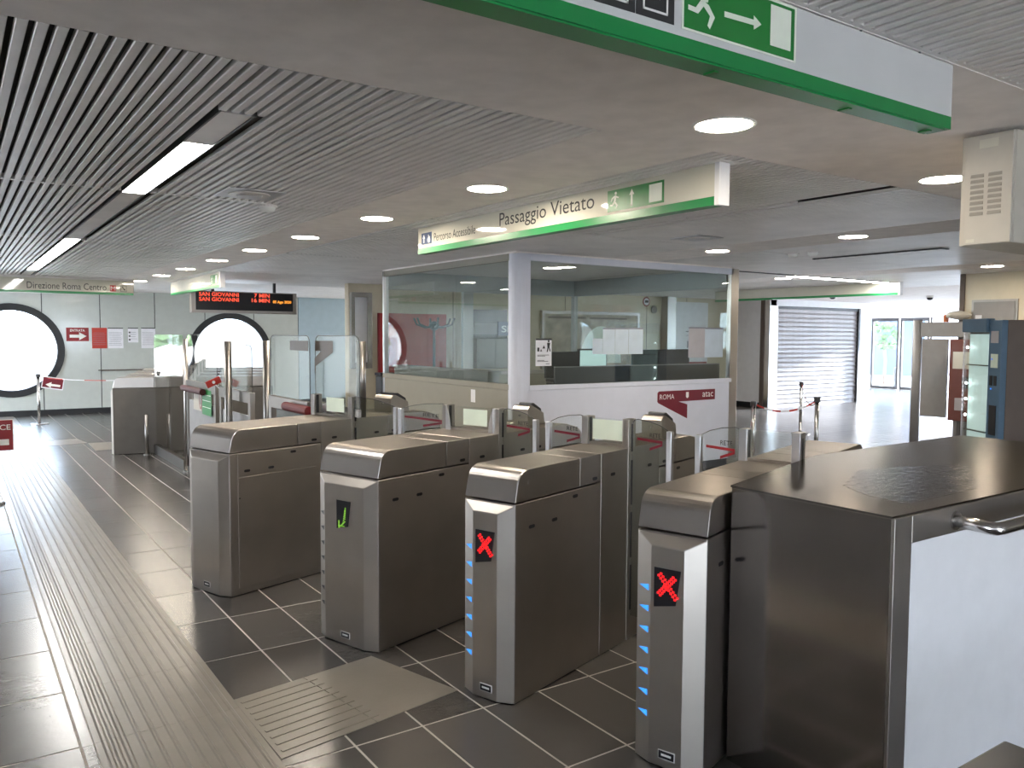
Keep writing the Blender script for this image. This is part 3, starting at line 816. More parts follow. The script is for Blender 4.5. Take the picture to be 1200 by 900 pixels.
        if display:
            q = sg*(h+.03)
            RX = (0, -1, 0); OO = (.9895, max(sg*(h+.035), sg*(h+L-.055)), 1.04)
            ww = L-.09
            b = MB().plate(OO, RX, PZ, [(0, .037), (ww, .028), (ww, .014), (0, .024)], .0006)
            b.plate(OO, RX, PZ, [(ww, .016), (ww*.5, -.012), (ww*.5, -.026), (ww, .003)], .0006)
            b.build('flap_mark', RED if not flapR else MAROON, f, local=True)
            text('flap_lettering', 'RETE', BLACKT, f, (OO[0], OO[1]-ww*.5, OO[2]+.042), RX, PZ, ww*.42, .022, local=True, t=.0006)
    if reader:
        w_, yc, x0 = reader
        ya, yb = yc-w_/2, yc+w_/2
        r = MB().prism([(x0, 1.021), (x0-.004, 1.125), (x0+.018, 1.146), (x0+.045, 1.150), (x0+.175, 1.094), (x0+.185, 1.021)], 'y', ya, yb).build('card_reader', ST, g, bevel=.002, local=True)
        MB().prism([(x0+.05, 1.149), (x0+.055, 1.163), (x0+.08, 1.163), (x0+.16, 1.122), (x0+.165, 1.100)], 'y', ya+.012, yb-.012).build('reader_lid', DARK, r, bevel=.002, local=True)
        MB().tube([(x0-.010, yc, 1.085), (x0, yc, 1.085)], .007, 10).build('lock', STP, r, local=True)
    # front plate fittings
    xs = -d-.001
    if display:
        sc = 1.0
        pts = [(.052, .603), (.052, .752), (-.055, .752), (-.036, .622)]
        dsp = MB().plate((xs+.001, 0, 0), (0, -1, 0), PZ, [(-y, z) for y, z in pts], .0025).build('display', DARK, g, local=True)
        b = MB(); O_ = (xs-.002, 0, 0)
        if display == 'cross':
            for k in range(9):
                for (a0, z0, a1, z1) in ((-.028, .728, .038, .648), (.030, .722, -.030, .655)):
                    for off in (-.006, .006):
                        t = k/8; y = a0+(a1-a0)*t; z = z0+(z1-z0)*t
                        dx, dz = (a1-a0), (z1-z0); ln = math.hypot(dx, dz); y += -dz/ln*off; z += dx/ln*off
                        b.plate(O_, (0, -1, 0), PZ, [(y-.005, z-.004), (y+.005, z-.004), (y+.005, z+.004), (y-.005, z+.004)], .0012)
            b.build('led_cross', E_RED, dsp, local=True)
        else:
            for (x0_, z0_, x1_, z1_) in ((.012, .645, -.034, .61), (-.034, .645, -.034, .61), (.012, .70, .0, .64), (.006, .62, -.036, .62), (.016, .715, .012, .66)):
                for k in range(7):
                    y = x0_+(x1_-x0_)*k/6; z = z0_+(z1_-z0_)*k/6
                    b.plate(O_, (0, -1, 0), PZ, [(y-.003, z-.0025), (y+.006, z-.0025), (y+.006, z+.0025), (y-.003, z+.0025)], .0012)
            b.build('led_arrow', E_GRN, dsp, local=True)
    if tri:
        nv = Vector((-c, d, 0)).normalized()   # outward normal of left bevel is (-c, d)
        for k in range(7):
            z = .668-k*.0800
            A = Vector((-.014*d/c, h-.014, z)); B = Vector((-.062*d/c, h-.062, z))
            nrm = Vector((-c, d, 0)).normalized()*.0012
            P = [A+nrm, B+nrm+Vector((0, 0, .012)), B+nrm+Vector((0, 0, -.011))]
            bb = MB()._faces(P+[p-nrm*.9 for p in P], [(0, 1, 2), (5, 4, 3), (0, 3, 4, 1), (1, 4, 5, 2), (2, 5, 3, 0)])
            bb.build('arrow_light', E_BLUE if tri == 'blue' else DARK, g, local=True)
    pp = MB().plate((xs+.0005, 0, 0), (0, -1, 0), PZ, rc(-.026, .036, .042, .070), .0012).build('plate_label', WHITET, g, local=True)
    MB().plate((xs-.0007, 0, 0), (0, -1, 0), PZ, rc(-.023, .039, .039, .067), .001).build('label_ground', DARK, pp, local=True)
    MB().plate((xs-.0017, 0, 0), (0, -1, 0), PZ, rc(-.012, .049, .028, .057), .001).build('label_line', WHITET, pp, local=True)
    return g
gate('nearest steel ticket gate, red cross lit, beside the large steel counter', 2.164, 2.104, .28, GA, 'cross', 'blue', 'clear', None, .235, 0, long_end=True)
gate('second nearest steel ticket gate, red cross lit, wholly in view', 1.926, 2.967, .284, GA, 'cross', 'blue', 'full', (.128, -.03, 1.42), .26, .235)
gate('wide steel ticket gate with a dim green sign and unlit side arrows', 1.666, 3.903, .446, GA, 'green', 'dark', 'small', (.125, -.03, 1.42), .42, .26, fins=True)
g1 = gate('wide steel ticket gate at the left of the front row, with side door', 1.299, 5.189, .436, GA, None, None, 'small', (.185, -.02, 1.44), 0, .42, door=True)
MB().tube([(1.075, -.19, 1.021), (1.075, -.19, 1.555)], .034, 18).build('tall_post', STG, g1, smooth=True, local=True)
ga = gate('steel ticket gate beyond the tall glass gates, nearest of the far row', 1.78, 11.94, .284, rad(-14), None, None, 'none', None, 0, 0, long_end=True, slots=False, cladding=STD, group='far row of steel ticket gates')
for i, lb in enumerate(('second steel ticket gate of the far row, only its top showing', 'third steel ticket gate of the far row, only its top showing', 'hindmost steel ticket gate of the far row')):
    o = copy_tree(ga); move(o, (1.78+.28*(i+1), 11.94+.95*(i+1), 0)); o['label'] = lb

# ---- tall swing gates between the two rows (plane X = 2.25)
def post(y, h, lb, r=.034, x=2.25):
    t = thing('gate_post', lb, 'post', (x, y, 0), 0, 'steel posts of the tall glass gates')
    MB().tube([(x, y, .012), (x, y, h)], r, 18).build('tube', STG, t, smooth=True)
    MB().lathe([(r+.02, 0), (r+.02, .012)], (x, y, 0), 18).build('foot_plate', ST, t)
post(7.0, 1.545, 'tall round steel post left of the brown arrow on glass')
post(7.80, 1.535, 'tall flat-looking steel post in front of the right round window', .034, 2.14)
post(9.93, 1.54, 'tall round steel post at the left end of the tall glass gates')
def rpane(y0, y1, z0, z1, r=.07, lo=False):
    p = [(y0, z0), (y1, z0)]
    p += [(y1-r+r*cos(a), z1-r+r*sin(a)) for a in [k*pi/10 for k in range(6)]]
    p += [(y0+r+r*cos(a), z1-r+r*sin(a)) for a in [pi/2+k*pi/10 for k in range(6)]]
    return p
def swing(name, lb, x, y0, y1, zr, ztop, bar=.1, ymin=None):
    t = thing('swing_gate', lb, 'gate', (x, (y0+y1)/2, 0), 0, None)
    g = MB().prism(rpane(y0, y1, zr-.02, ztop), 'x', x-.005, x+.005).build('glass_pane', GLS, t)
    MB().tube([(x, y, z) for y, z in rpane(y0, y1, zr, ztop)[1:]+[(y0, zr)]], .003, 5).build('rim', DKGREY, g)
    if ymin:
        box('glass_clamp', STG, t, x-.012, x+.012, y0, ymin, 1.03, zr, .003); y0 = ymin
    box('top_rail', STG, t, x-.025, x+.025, y0, y1, zr-bar, zr, .003)
    box('stile', STG, t, x-.022, x+.022, y0, y0+.07, .004, zr-bar); box('stile', STG, t, x-.022, x+.022, y1-.07, y1, .004, zr-bar)
    box('bottom_rail', STG, t, x-.022, x+.022, y0, y1, .08, .2)
    box('infill_panel', GREYP, t, x-.008, x+.008, y0+.07, y1-.07, .2, zr-bar-.12)
    return t
sg1 = swing('a', 'tall glass swing gate with a big brown angular arrow print, left leaf', 2.25, 5.98, 6.90, 1.085, 1.592)
sg2 = swing('b', 'tall glass swing gate next to the left front ticket gate, right leaf', 2.31, 5.20, 6.02, 1.085, 1.592, ymin=5.74)
for t, a, bb in ((sg1, 6.37, 6.0), (sg2, 6.0, 5.66)):
    x = t.location.x-.007
    if t is sg1: MB().prism([(6.40, 1.55), (6.0, 1.552), (6.0, 1.475), (6.40, 1.475)], 'x', x, x+.0015).build('arrow_print', BROWN, t)
    else: MB().prism([(6.0, 1.552), (5.66, 1.555), (5.66, 1.47), (6.0, 1.36), (6.02, 1.30), (6.02, 1.42), (5.88, 1.478), (6.0, 1.475)], 'x', x, x+.0015).build('arrow_print', BROWN, t)
hb = MB().tube([(2.19, 6.37, 1.03), (2.19, 5.85, 1.03)], .035, 12).build('push_bar', PUSH, sg1); hb['label'] = 'red push bar'
sg3 = swing('c', 'glass swing gate carrying a beige and a green sticker, left of the flat steel post', 2.25, 8.60, 9.85, 1.075, 1.595)
pb = MB().tube([(2.19, 9.84, .985), (2.19, 8.95, .985)], .035, 12).build('push_bar', DKRED, sg3); pb['label'] = 'dark red push bar'
pl('beige_sticker', BEIGE, sg3, (2.227, 9.50, .765), MY, PZ, rc(0, 0, .36, .25), .003)
b = MB(); q = (2.2235, 9.19, .885)
n = 24
for i in range(n):
    a0, a1 = 2*pi*i/n, 2*pi*(i+1)/n
    b.plate(q, MY, PZ, [(.05*cos(a0), .085*sin(a0)), (.062*cos(a0), .10*sin(a0)), (.062*cos(a1), .10*sin(a1)), (.05*cos(a1), .085*sin(a1))][::-1], .001)
b.build('ring_mark', RED, sg3)
MB().plate(q, MY, PZ, rc(-.012, -.05, .012, .03), .001).build('figure_mark', BLACKT, sg3)
gs = pl('green_sticker', GREEN2, sg3, (2.227, 9.12, .74), MY, PZ, rc(0, 0, .37, .27), .003); gs['label'] = 'dark green sticker with pale lines'
b = MB()
for z in (.08, .15, .21): b.plate((2.2235, 9.12, .74), MY, PZ, rc(.02, z, .35, z+.006), .001)
b.build('sticker_lines', LUMI, sg3)
sg4 = swing('d', 'glass swing gate with a rounded clear pane right of the flat steel post', 2.25, 7.42, 8.46, 1.07, 1.50)
t = thing('red_tag', 'small red tilted ticket tag tied between the two swing gates', 'tag', (2.16, 8.40, 1.08))
MB().box(-.075, .075, -.006, .006, -.034, .034, Matrix.Translation((2.16, 8.40, 1.12)) @ Matrix.Rotation(rad(-24), 4, 'Y')).build('tag', REDB, t, bevel=.003)
MB().tube([(2.16, 8.393, 1.12), (2.16, 8.391, 1.12)], .016, 10).build('badge', PAPER, t)
MB().tube([(2.18, 8.40, 1.09), (2.23, 8.44, 1.05)], .004, 6).build('tie', PAPER, t)
# glass screen left of the last post
t = thing('glass_screen', 'clear rounded glass screen standing on the far gate row left of the last post', 'screen', (2.25, 10.9, 0))
MB().prism(rpane(10.05, 11.7, .12, 1.59), 'x', 2.246, 2.254).build('glass_pane', GLS, t)
box('base_rail', STG, t, 2.22, 2.28, 10.0, 11.7, .0, .12)

# ================================================================== COUNTER, HANDRAIL, BOX
t = thing('steel_counter', 'large steel counter with a white front panel at right beside the nearest gate', 'counter', (3.4, 1.7, 0))
b = MB().prism([(2.372, 1.38), (4.7, 1.38), (4.7, 2.35), (3.3, 2.012+.30), (2.372, 2.012)], 'z', 1.043, 1.05); b.build('worktop', ST4, t)
MB().prism([(3.09, 1.95), (3.36, 1.90), (3.63, 1.78), (3.42, 1.66), (3.25, 1.56), (3.10, 1.475), (2.60, 1.46), (2.62, 1.62), (2.72, 1.78)], 'z', 1.0501, 1.0504).build('rippled_patch', RIPPLE, t)  # thin patch with wavy bumps on the worktop
MB().prism([(2.374, 1.384), (4.69, 1.384), (4.69, 2.34), (3.3, 2.30), (2.374, 2.008)], 'z', .004, 1.043).build('carcass', ST3, t, bevel=.002)
box('front_stile', ST2, t, 2.374, 2.472, 1.372, 1.384, .004, 1.043, .0015); box('top_rail', ST2, t, 2.472, 4.69, 1.372, 1.384, .955, 1.043, .0015)
wp = box('white_panel', WHITEW, t, 2.474, 4.69, 1.376, 1.384, .004, .953); wp['label'] = 'plain white front panel'
h = MB().tube([(2.735, 1.372, .995), (2.735, 1.29, .992), (2.742, 1.268, .989), (2.757, 1.254, .986), (2.79, 1.25, .985), (4.4, 1.25, .985)], .021, 14).build('handrail', STP, t, smooth=True)
MB().tube([(2.735, 1.372, .995), (2.735, 1.366, .995)], .032, 14).build('rail_flange', STP, h)
t = thing('dark_box', 'dark grey box corner at the lower right edge', 'box', (1.75, .6, 0))
box('body', DARK, t, 1.3, 2.07, .30, .90, 0, .60, .006); box('lid', DARK, t, 1.295, 2.075, .295, .905, .603, .63, .006); box('trim_line', ALU, t, 1.3, 2.078, .9055, .909, .606, .612)

# ================================================================== GLAZED BOOTH
t = booth = thing('control_booth', 'glazed staff booth with white lower walls behind the ticket gates', 'booth', (6.3, 8.3, 0))
bx0, bx1, by0, by1 = 4.70, 7.93, 6.753, 9.83
box('plinth', DKGREY, t, bx0+.03, bx1-.02, by0+.03, by1-.03, 0, .1)
box('lower_wall', BOOTHW, t, bx0+.16, bx1, by0, by0+.05, .1, 1.04, .002); box('lower_wall', BOOTHB, t, bx0, bx0+.05, by0+.14, by1, .1, 1.04, .002)
box('lower_wall', BOOTHB, t, bx0+.05, bx1, by1-.05, by1, .1, 1.04); box('lower_wall', BOOTHB, t, bx1-.05, bx1, by0+.05, by1-.05, .1, 1.04)
box('sill', BOOTHW, t, bx0+.16, bx1, by0-.006, by0+.06, 1.042, 1.09, .002); box('sill', BOOTHB, t, bx0-.006, bx0+.06, by0+.14, by1, 1.042, 1.10, .002)
box('sill', ST2, t, bx0+.06, bx1, by1-.06, by1, 1.042, 1.09); box('sill', ST2, t, bx1-.06, bx1, by0+.06, by1-.06, 1.042, 1.09)
box('header', BOOTHW, t, bx0+.16, bx1, by0-.004, by0+.06, 2.36, 2.43, .002); box('header', BOOTHB, t, bx0-.004, bx0+.06, by0+.14, by1, 2.36, 2.43, .002)
box('header', HEADG, t, bx0+.06, bx1, by1-.06, by1, 2.2, 2.43); box('header', HEADG, t, bx1-.06, bx1, by0+.06, by1-.06, 2.2, 2.43)
q = [(bx0+.17, by0)]+[(bx0+.13+.13*cos(a), by0+.13+.13*sin(a)) for a in [-pi/2-k*pi/12 for k in range(7)]]+[(bx0, by0+.15), (bx0+.06, by0+.15), (bx0+.17, by0+.06)]
MB().prism(q, 'z', .1, 2.43).build('corner_post', BOOTHW, t, smooth=False)
box('frame_post', ST, t, bx1-.035, bx1+.10, by0-.004, by0+.06, .1, 2.43, .002); box('frame_post', ALU, t, bx0-.004, bx0+.06, by1-.05, by1, .1, 2.43)
box('frame_post', HEADG, t, bx1-.07, bx1, by1-.07, by1, 1.09, 2.2)
box('frame_post', HEADG, t, 5.9, 6.06, by1-.06, by1, 1.09, 2.2)
box('roof', CEIL, t, bx0, bx1, by0, by1, 2.43, 2.448)
box('window_glass', GLB, t, bx0+.18, bx1-.035, by0+.025, by0+.033, 1.09, 2.36)
box('window_glass', GLB, t, bx0+.025, bx0+.033, by0+.15, 7.98, 1.10, 2.36); box('window_glass', GLB, t, bx0+.025, bx0+.033, 7.992, by1-.05, 1.10, 2.36)
box('window_glass', GL, t, bx0+.06, 5.9, by1-.034, by1-.026, 1.09, 2.2); box('window_glass', GL, t, 6.06, bx1-.07, by1-.034, by1-.026, 1.09, 2.2)
box('window_glass', GL, t, bx1-.034, bx1-.026, by0+.06, by1-.07, 1.09, 2.2)
# notices on the glass
def paper(name, lb, x0, x1, z0, z1, m, head=None, lines=0, y=by0+.022, group='notices on the booth glass', body=None):
    p = thing(name, lb, 'notice', ((x0+x1)/2, y, z0), 0, group)
    box('sheet', m, p, x0, x1, y-.002, y, z0, z1)
    if head: box('heading', head, p, x0, x1, y-.003, y-.002, z1-.018, z1)
    if lines:
        b = MB(); hh = (z1-z0)
        for k in range(lines):
            zz = z1-.05*hh/.3-(k+1)*hh*.75/(lines+1)
            b.box(x0+.02, x1-.02-random.random()*.03, y-.003, y-.002, zz, zz+.006)
        b.build('print_lines', INK, p)
    return p
p = paper('notice', 'white safety notice with a walking figure at the left of the right booth window', 4.955, 5.16, 1.288, 1.572, PAPER, BLACKT)
b = MB(); q = (4.955, by0+.019, 1.288)
b.plate(q, PX, PZ, [(.165+.012*cos(k*pi/4), .255+.012*sin(k*pi/4)) for k in range(8)], .001)
b.plate(q, PX, PZ, [(.15, .19), (.175, .19), (.185, .24), (.145, .24)], .001).plate(q, PX, PZ, [(.15, .19), (.165, .19), (.155, .145), (.14, .145)], .001).plate(q, PX, PZ, [(.165, .19), (.178, .19), (.192, .15), (.178, .15)], .001)
b.plate(q, PX, PZ, rc(.02, .15, .045, .19), .001).plate(q, PX, PZ, [(.055, .15), (.08, .15), (.068, .175)], .001).plate(q, PX, PZ, [(.085, .18), (.12, .18), (.103, .215)], .001)
for z, w in ((.11, .15), (.10, .10), (.055, .09), (.045, .14), (.018, .05)): b.plate(q, PX, PZ, rc(.02 if z > .02 else .13, z, .02+w if z > .02 else .18, z+.005), .001)
b.build('printed_figures', BLACKT, p)
paper('notice', 'small bluish sheet leftmost of the four on the booth window', 5.715, 5.855, 1.405, 1.572, PAPERB)
paper('notice', 'second bluish sheet from the left of the four on the booth window', 5.86, 6.035, 1.40, 1.692, PAPERB, INK)
paper('notice', 'third bluish sheet from the left of the four on the booth window', 6.04, 6.235, 1.40, 1.694, PAPERB, INK)
paper('notice', 'rightmost bluish sheet of the four on the booth window', 6.24, 6.455, 1.40, 1.696, PAPERB, INK)
paper('notice', 'grey sheet at the right end of the booth window, left of the pair', 7.19, 7.465, 1.35, 1.712, PAPERG, INK, 0)
paper('notice', 'bluish grey sheet at the right end of the booth window, right of the pair', 7.47, 7.79, 1.35, 1.708, PAPERB, INK, 0)
# city and operator decal on the lower wall
dm = pl('decal', MAROON, booth, (0, by0, 0), PX, PZ, [(6.70, .966), (7.64, .966), (7.64, .842), (7.03, .842), (7.165, .80), (7.165, .632), (6.69, .838), (6.675, .852), (6.675, .950)][::-1], -.0015)
bpy.data.objects.remove(dm)
MB().prism([(6.70, .968), (7.64, .968), (7.64, .842), (7.02, .838), (7.165, .80), (7.165, .632), (6.69, .832), (6.675, .850), (6.675, .950)], 'y', by0-.0015, by0).build('decal', MAROON, booth)
text('decal_lettering', 'ROMA', WHITET, booth, (6.71, by0-.002, .872), PX, PZ, .235, .058)
text('decal_lettering', 'atac', WHITET, booth, (7.42, by0-.002, .878), PX, PZ, .185, .062)
pl('decal_crest', WHITET, booth, (7.14, by0-.0015, .875), PX, PZ, [(.015, 0), (.03, .0), (.045, .015), (.045, .07), (.0, .07), (.0, .015)], .001)
pl('small_label', PAPER, booth, (4.6985, 7.62, .87), MY, PZ, rc(0, 0, .09, .14), .0012)
# inside the booth
d = thing('desk', 'long dark desk inside the booth under the right window', 'desk', (6.4, 7.25, 0))
box('desktop', GREYP, d, 4.95, 7.8, 6.86, 7.6, .98, 1.02, .004); box('panel', GREYP, d, 4.97, 7.78, 7.5, 7.55, 0, .98); box('leg', DKGREY, d, 4.97, 5.02, 6.9, 7.5, 0, .98); box('leg', DKGREY, d, 7.73, 7.78, 6.9, 7.5, 0, .98)
d2 = thing('desk', 'grey cupboard-like desk inside the booth under the left window', 'desk', (4.87, 8.6, 0))
box('desktop', GREYP, d2, 4.78, 4.95, 7.4, 9.7, 1.18, 1.21); box('panel', GREYP, d2, 4.79, 4.94, 7.42, 9.68, .0, 1.18)
du = thing('dark_band_panel', 'low dark panel added for the gates reflected in the booth window', 'screen', (6.5, 6.84, 0)); box('panel', DKGREY, du, 5.25, 7.80, 6.83, 6.85, .1, 1.265); box('top_edge', GREYP, du, 5.25, 7.80, 6.828, 6.852, 1.265, 1.275)  # added panel for the dark reflection low in the booth window
def monitor(lb, x, y, w, hgt, rz, z=1.02, lit=False):
    m_ = thing('monitor', lb, 'monitor', (x, y, z), rz, 'monitors on the booth desk')
    MB().box(-w/2, w/2, -.02, .02, .10, .10+hgt).build('case', DARK, m_, bevel=.006, local=True)
    MB().box(-w/2+.02, w/2-.02, -.024, -.02, .125, .08+hgt).build('screen', E_SCR if lit else DARK, m_, local=True)
    MB().box(-.03, .03, 0, .04, .01, .2).build('neck', DARK, m_, local=True); MB().box(-.12, .12, -.08, .08, 0, .012).build('foot', DARK, m_, local=True)
monitor('lit monitor showing a pale screen inside the booth', 6.28, 7.45, .44, .33, 0, 1.02, True)
monitor('dark monitor right of the lit one inside the booth', 6.95, 7.2, .52, .32, 0)
monitor('dark monitor at the right end of the booth desk', 7.5, 7.3, .5, .32, 0)
monitor('dark monitor at the left part of the booth desk behind the safety notice', 5.75, 7.35, .48, .30, 0)
t = thing('telephone', 'black desk telephone inside the booth at the left of the right window', 'telephone', (5.45, 7.0, 1.02))
box('body', DARK, t, 5.35, 5.55, 6.93, 7.12, 1.02, 1.09, .01); MB().tube([(5.36, 6.95, 1.12), (5.36, 7.11, 1.12)], .022, 8).build('handset', DARK, t)
t = thing('printer', 'black printer on the booth desk right of the safety notice', 'printer', (6.0, 7.05, 1.02)); box('body', DARK, t, 5.85, 6.15, 6.92, 7.2, 1.02, 1.16, .012); box('tray', DKGREY, t, 5.88, 6.12, 6.9, 6.93, 1.03, 1.06)
t = thing('coat_stand', 'dark coat stand with upturned hooks inside the booth', 'coat stand', (5.2, 9.35, 0))
MB().lathe([(.22, 0), (.22, .02), (.02, .04), (.018, 1.66), (.05, 1.68), (.07, 1.74), (.02, 1.78)], (5.2, 9.35, 0), 12).build('pole', DARK, t)
for k in range(6):
    a = k*pi/3+.2; e = Vector((cos(a), sin(a), 0)); c0 = Vector((5.2, 9.35, 1.72))
    MB().tube([c0, c0+e*.12+Vector((0, 0, -.02)), c0+e*.24+Vector((0, 0, .02)), c0+e*.28+Vector((0, 0, .10))], .013, 7).build('hook', DARK, t)
# downlight inside the booth
o = copy_tree(dl0); move(o, (6.1, 8.0, 2.43)); o['label'] = 'round downlight inside the glazed booth'

# ================================================================== THINGS ON THE CONCOURSE WALL
box('red_cladding', REDB, wc, 6.0, 7.3, 12.68, 12.699, .02, 1.97); box('red_edge_strip', RED, wc, 5.97, 6.0, 12.66, 12.699, .02, 1.97)
t = thing('poster_case', 'steel framed poster case left of the booth by the red panel', 'poster case', (5.6, 12.6, 1.0))
MB().box(5.46, 5.83, 12.6, 12.7, 2.22, 2.30).box(5.46, 5.83, 12.6, 12.7, 1.04, 1.14).box(5.46, 5.52, 12.6, 12.7, 1.14, 2.22).box(5.75, 5.83, 12.6, 12.7, 1.14, 2.22).build('frame', STP, t); box('poster', WHITEW, t, 5.52, 5.75, 12.64, 12.68, 1.14, 2.22)
t = thing('map_board', 'large framed city map on the cream wall seen through the booth', 'map', (10.7, 12.66, 1.0))
MB().box(9.4, 11.95, 12.64, 12.7, 2.03, 2.09).box(9.4, 11.95, 12.64, 12.7, .95, 1.01).box(9.4, 9.46, 12.64, 12.7, 1.01, 2.03).box(11.89, 11.95, 12.64, 12.7, 1.01, 2.03).build('frame', ST2, t)
MAPM = mat('printed map', (.36, .31, .23), .5, var=.35, scale=4); box('sheet', MAPM, t, 9.46, 11.89, 12.66, 12.68, 1.01, 2.03)
b = MB(); b.box(9.55, 10.5, 12.658, 12.66, 1.94, 1.98).box(10.6, 11.6, 12.658, 12.66, 1.94, 1.97)
b.build('map_heading', BROWNM, t)
b = MB(); b.plate((10.9, 12.658, 1.05), PX, PZ, [(.55*cos(k*pi/16), .75*sin(k*pi/16)) for k in range(17)], .001); b.build('map_inset', FROST, t)
t = thing('phone_booth', 'grey wall telephone niche with a blue SIP sign seen through the booth', 'telephone', (8.1, 12.6, .9))
box('back', DKGREY, t, 7.72, 8.56, 12.6, 12.69, 1.0, 2.07); box('shelf', GREYP, t, 7.72, 8.35, 12.4, 12.6, 1.62, 1.82); box('body', GREYP, t, 7.8, 8.5, 12.45, 12.6, 1.0, 1.55, .01)
sp = box('sign_plate', BLUE, t, 8.20, 8.66, 12.35, 12.38, 1.60, 1.85); text('sign_lettering', 'SIP', WHITET, sp, (8.26, 12.348, 1.66), PX, PZ, .32, .12, bold=.01)
t = thing('no_dogs_sign', 'round red-ringed prohibition sign on the cream wall', 'sign', (12.18, 12.69, 2.2))
MB().tube([(12.18, 12.69, 2.33), (12.18, 12.70, 2.33)], .10, 24).build('ring', RED, t); MB().tube([(12.18, 12.685, 2.33), (12.18, 12.69, 2.33)], .075, 24).build('field', PAPER, t)
MB().box(-.05, .05, 0, .004, -.02, .03, Matrix.Translation((12.18, 12.68, 2.33))).build('figure', BLACKT, t)
t = thing('clock_disc', 'small grey round fitting under the prohibition sign', 'fitting', (12.4, 12.68, 2.1)); MB().tube([(12.4, 12.67, 2.17), (12.4, 12.70, 2.17)], .08, 20).build('disc', GREYP, t)
t = thing('steel_column', 'steel clad column on the cream wall left of the white notice board', 'column', (12.75, 12.6, 0)); box('shaft', ST, t, 12.62, 12.88, 12.5, 12.69, 0, HC, .01); box('base', DKGREY, t, 12.6, 12.9, 12.48, 12.695, 0, .1)
t = thing('notice_board', 'white illuminated notice board right of the steel column seen through the booth', 'board', (13.45, 12.6, .3))
box('panel', PAPER, t, 12.93, 14.0, 12.62, 12.69, .5, 2.35); MB().box(13.3, 13.75, 12.615, 12.62, 1.70, 1.72).box(13.3, 13.6, 12.615, 12.62, 1.62, 1.63).box(13.35, 13.55, 12.615, 12.62, 1.35, 1.5).box(13.65, 13.8, 12.615, 12.62, 1.3, 1.5).build('print_lines', INK, t); box('red_strip', RED, t, 12.98, 13.98, 12.615, 12.62, .96, 1.04)
t = thing('waste_bin', 'dark slim bin left of the booth', 'bin', (5.75, 11.9, 0)); box('body', DKGREY, t, 5.6, 5.85, 11.8, 12.0, 0, .95, .02); box('lid', DARK, t, 5.59, 5.86, 11.79, 12.01, .955, 1.0, .01); box('label', PAPER, t, 5.68, 5.76, 11.796, 11.8, .8, .9)

# notices on the far wall
def wsign(lb, x0, x1, z0, z1, m, head=None, lines=0): return paper('notice', lb, x0, x1, z0, z1, m, head, lines, WY-.001, 'notices on the far wall')
p = wsign('red notice lettered ENTRATA with a white arrow on the far wall', 1.90, 2.30, 1.445, 1.715, RED)
text('lettering', 'ENTRATA', WHITET, p, (1.97, WY-.0035, 1.635), PX, PZ, .26, .048, bold=.012); b = MB(); arrow(b, (1.9, WY-.003, 1.445), PX, PZ, .06, .10, .36, .10, .06, .001); b.build('arrow', WHITET, p)
p = wsign('plain red sheet right of the entry notice on the far wall', 2.355, 2.63, 1.30, 1.715, REDB, None, 7)
wsign('white sheet with a dark heading next to the red sheet on the far wall', 2.645, 2.93, 1.30, 1.718, PAPER, BLACKT, 9)
p = wsign('short white notice with three black symbols on the far wall', 3.02, 3.215, 1.42, 1.722, PAPER, BLACKT, 4)
b = MB()
for k in range(3): b.box(3.035, 3.065, WY-.005, WY-.003, 1.46+k*.075, 1.49+k*.075)
b.build('symbols', BLACKT, p)
wsign('rightmost white sheet in the row on the far wall', 3.27, 3.545, 1.30, 1.725, PAPER, BLACKT, 8)

# ================================================================== BARRIER POSTS AND TAPES
def stanchion(lb, x, y, h, r=.026):
    t = thing('barrier_post', lb, 'barrier post', (x, y, 0), 0, 'steel barrier posts')
    MB().lathe([(.15, 0), (.15, .012), (.13, .022), (.03, .03)], (x, y, 0), 24).build('base', STP, t, smooth=False)
    MB().tube([(x, y, .02), (x, y, h-.05)], r, 14).build('pole', STP, t, smooth=True)
    MB().lathe([(r+.012, 0), (r+.014, .05), (r+.01, .06), (.01, .062)], (x, y, h-.06), 14).build('head', DKGREY, t)
    return t
s1 = stanchion('steel barrier post in front of the left round window', 1.26, 16.5, .89)
s0 = stanchion('steel barrier post at the left picture edge with a red entrance sign', .24, 8.97, .9)
p1 = stanchion('steel barrier post with a red and white tape in front of the roller shutter', 11.6, 8.4, .86)
p2 = stanchion('steel barrier post rising behind the end of the nearest gate', 8.6, 6.0, .88)
p3 = stanchion('steel barrier post at the right corner of the booth', 8.2, 6.62, .80)
sgn = thing('hanging_notice', 'red ENTRANCE sign hanging on the barrier post at the left edge', 'sign', (.2, 8.9, .5))
box('board', RED, sgn, .0, .462, 8.90, 8.91, .51, .79); text('lettering', 'ENTRANCE', WHITET, sgn, (.06, 8.899, .70), PX, PZ, .385, .05, bold=.01); b = MB(); arrow(b, (.0, 8.899, .51), PX, PZ, .43, .075, .08, .075, .055, .001); b.build('arrow', WHITET, sgn)
box('border', WHITET, sgn, -.006, .468, 8.91, 8.914, .504, .796)
sgn = thing('hanging_notice', 'tilted purple notice with a white left arrow hanging on the post by the round window', 'sign', (1.48, 16.45, .6))
MM = Matrix.Translation((1.48, 16.44, .72)) @ Matrix.Rotation(rad(10), 4, 'Y')
MB().box(-.17, .17, .004, .008, -.105, .105, MM).build('sheet', PAPER, sgn)
MB().box(-.155, .155, 0, .004, -.085, .09, MM).build('field', MAROON, sgn)
b = MB(); rx = MM.to_3x3() @ Vector((1, 0, 0)); uz = MM.to_3x3() @ Vector((0, 0, 1)); arrow(b, MM @ Vector((0, 0, 0)), rx, uz, .12, -.035, -.11, -.035, .04, .002); b.build('arrow', WHITET, sgn)
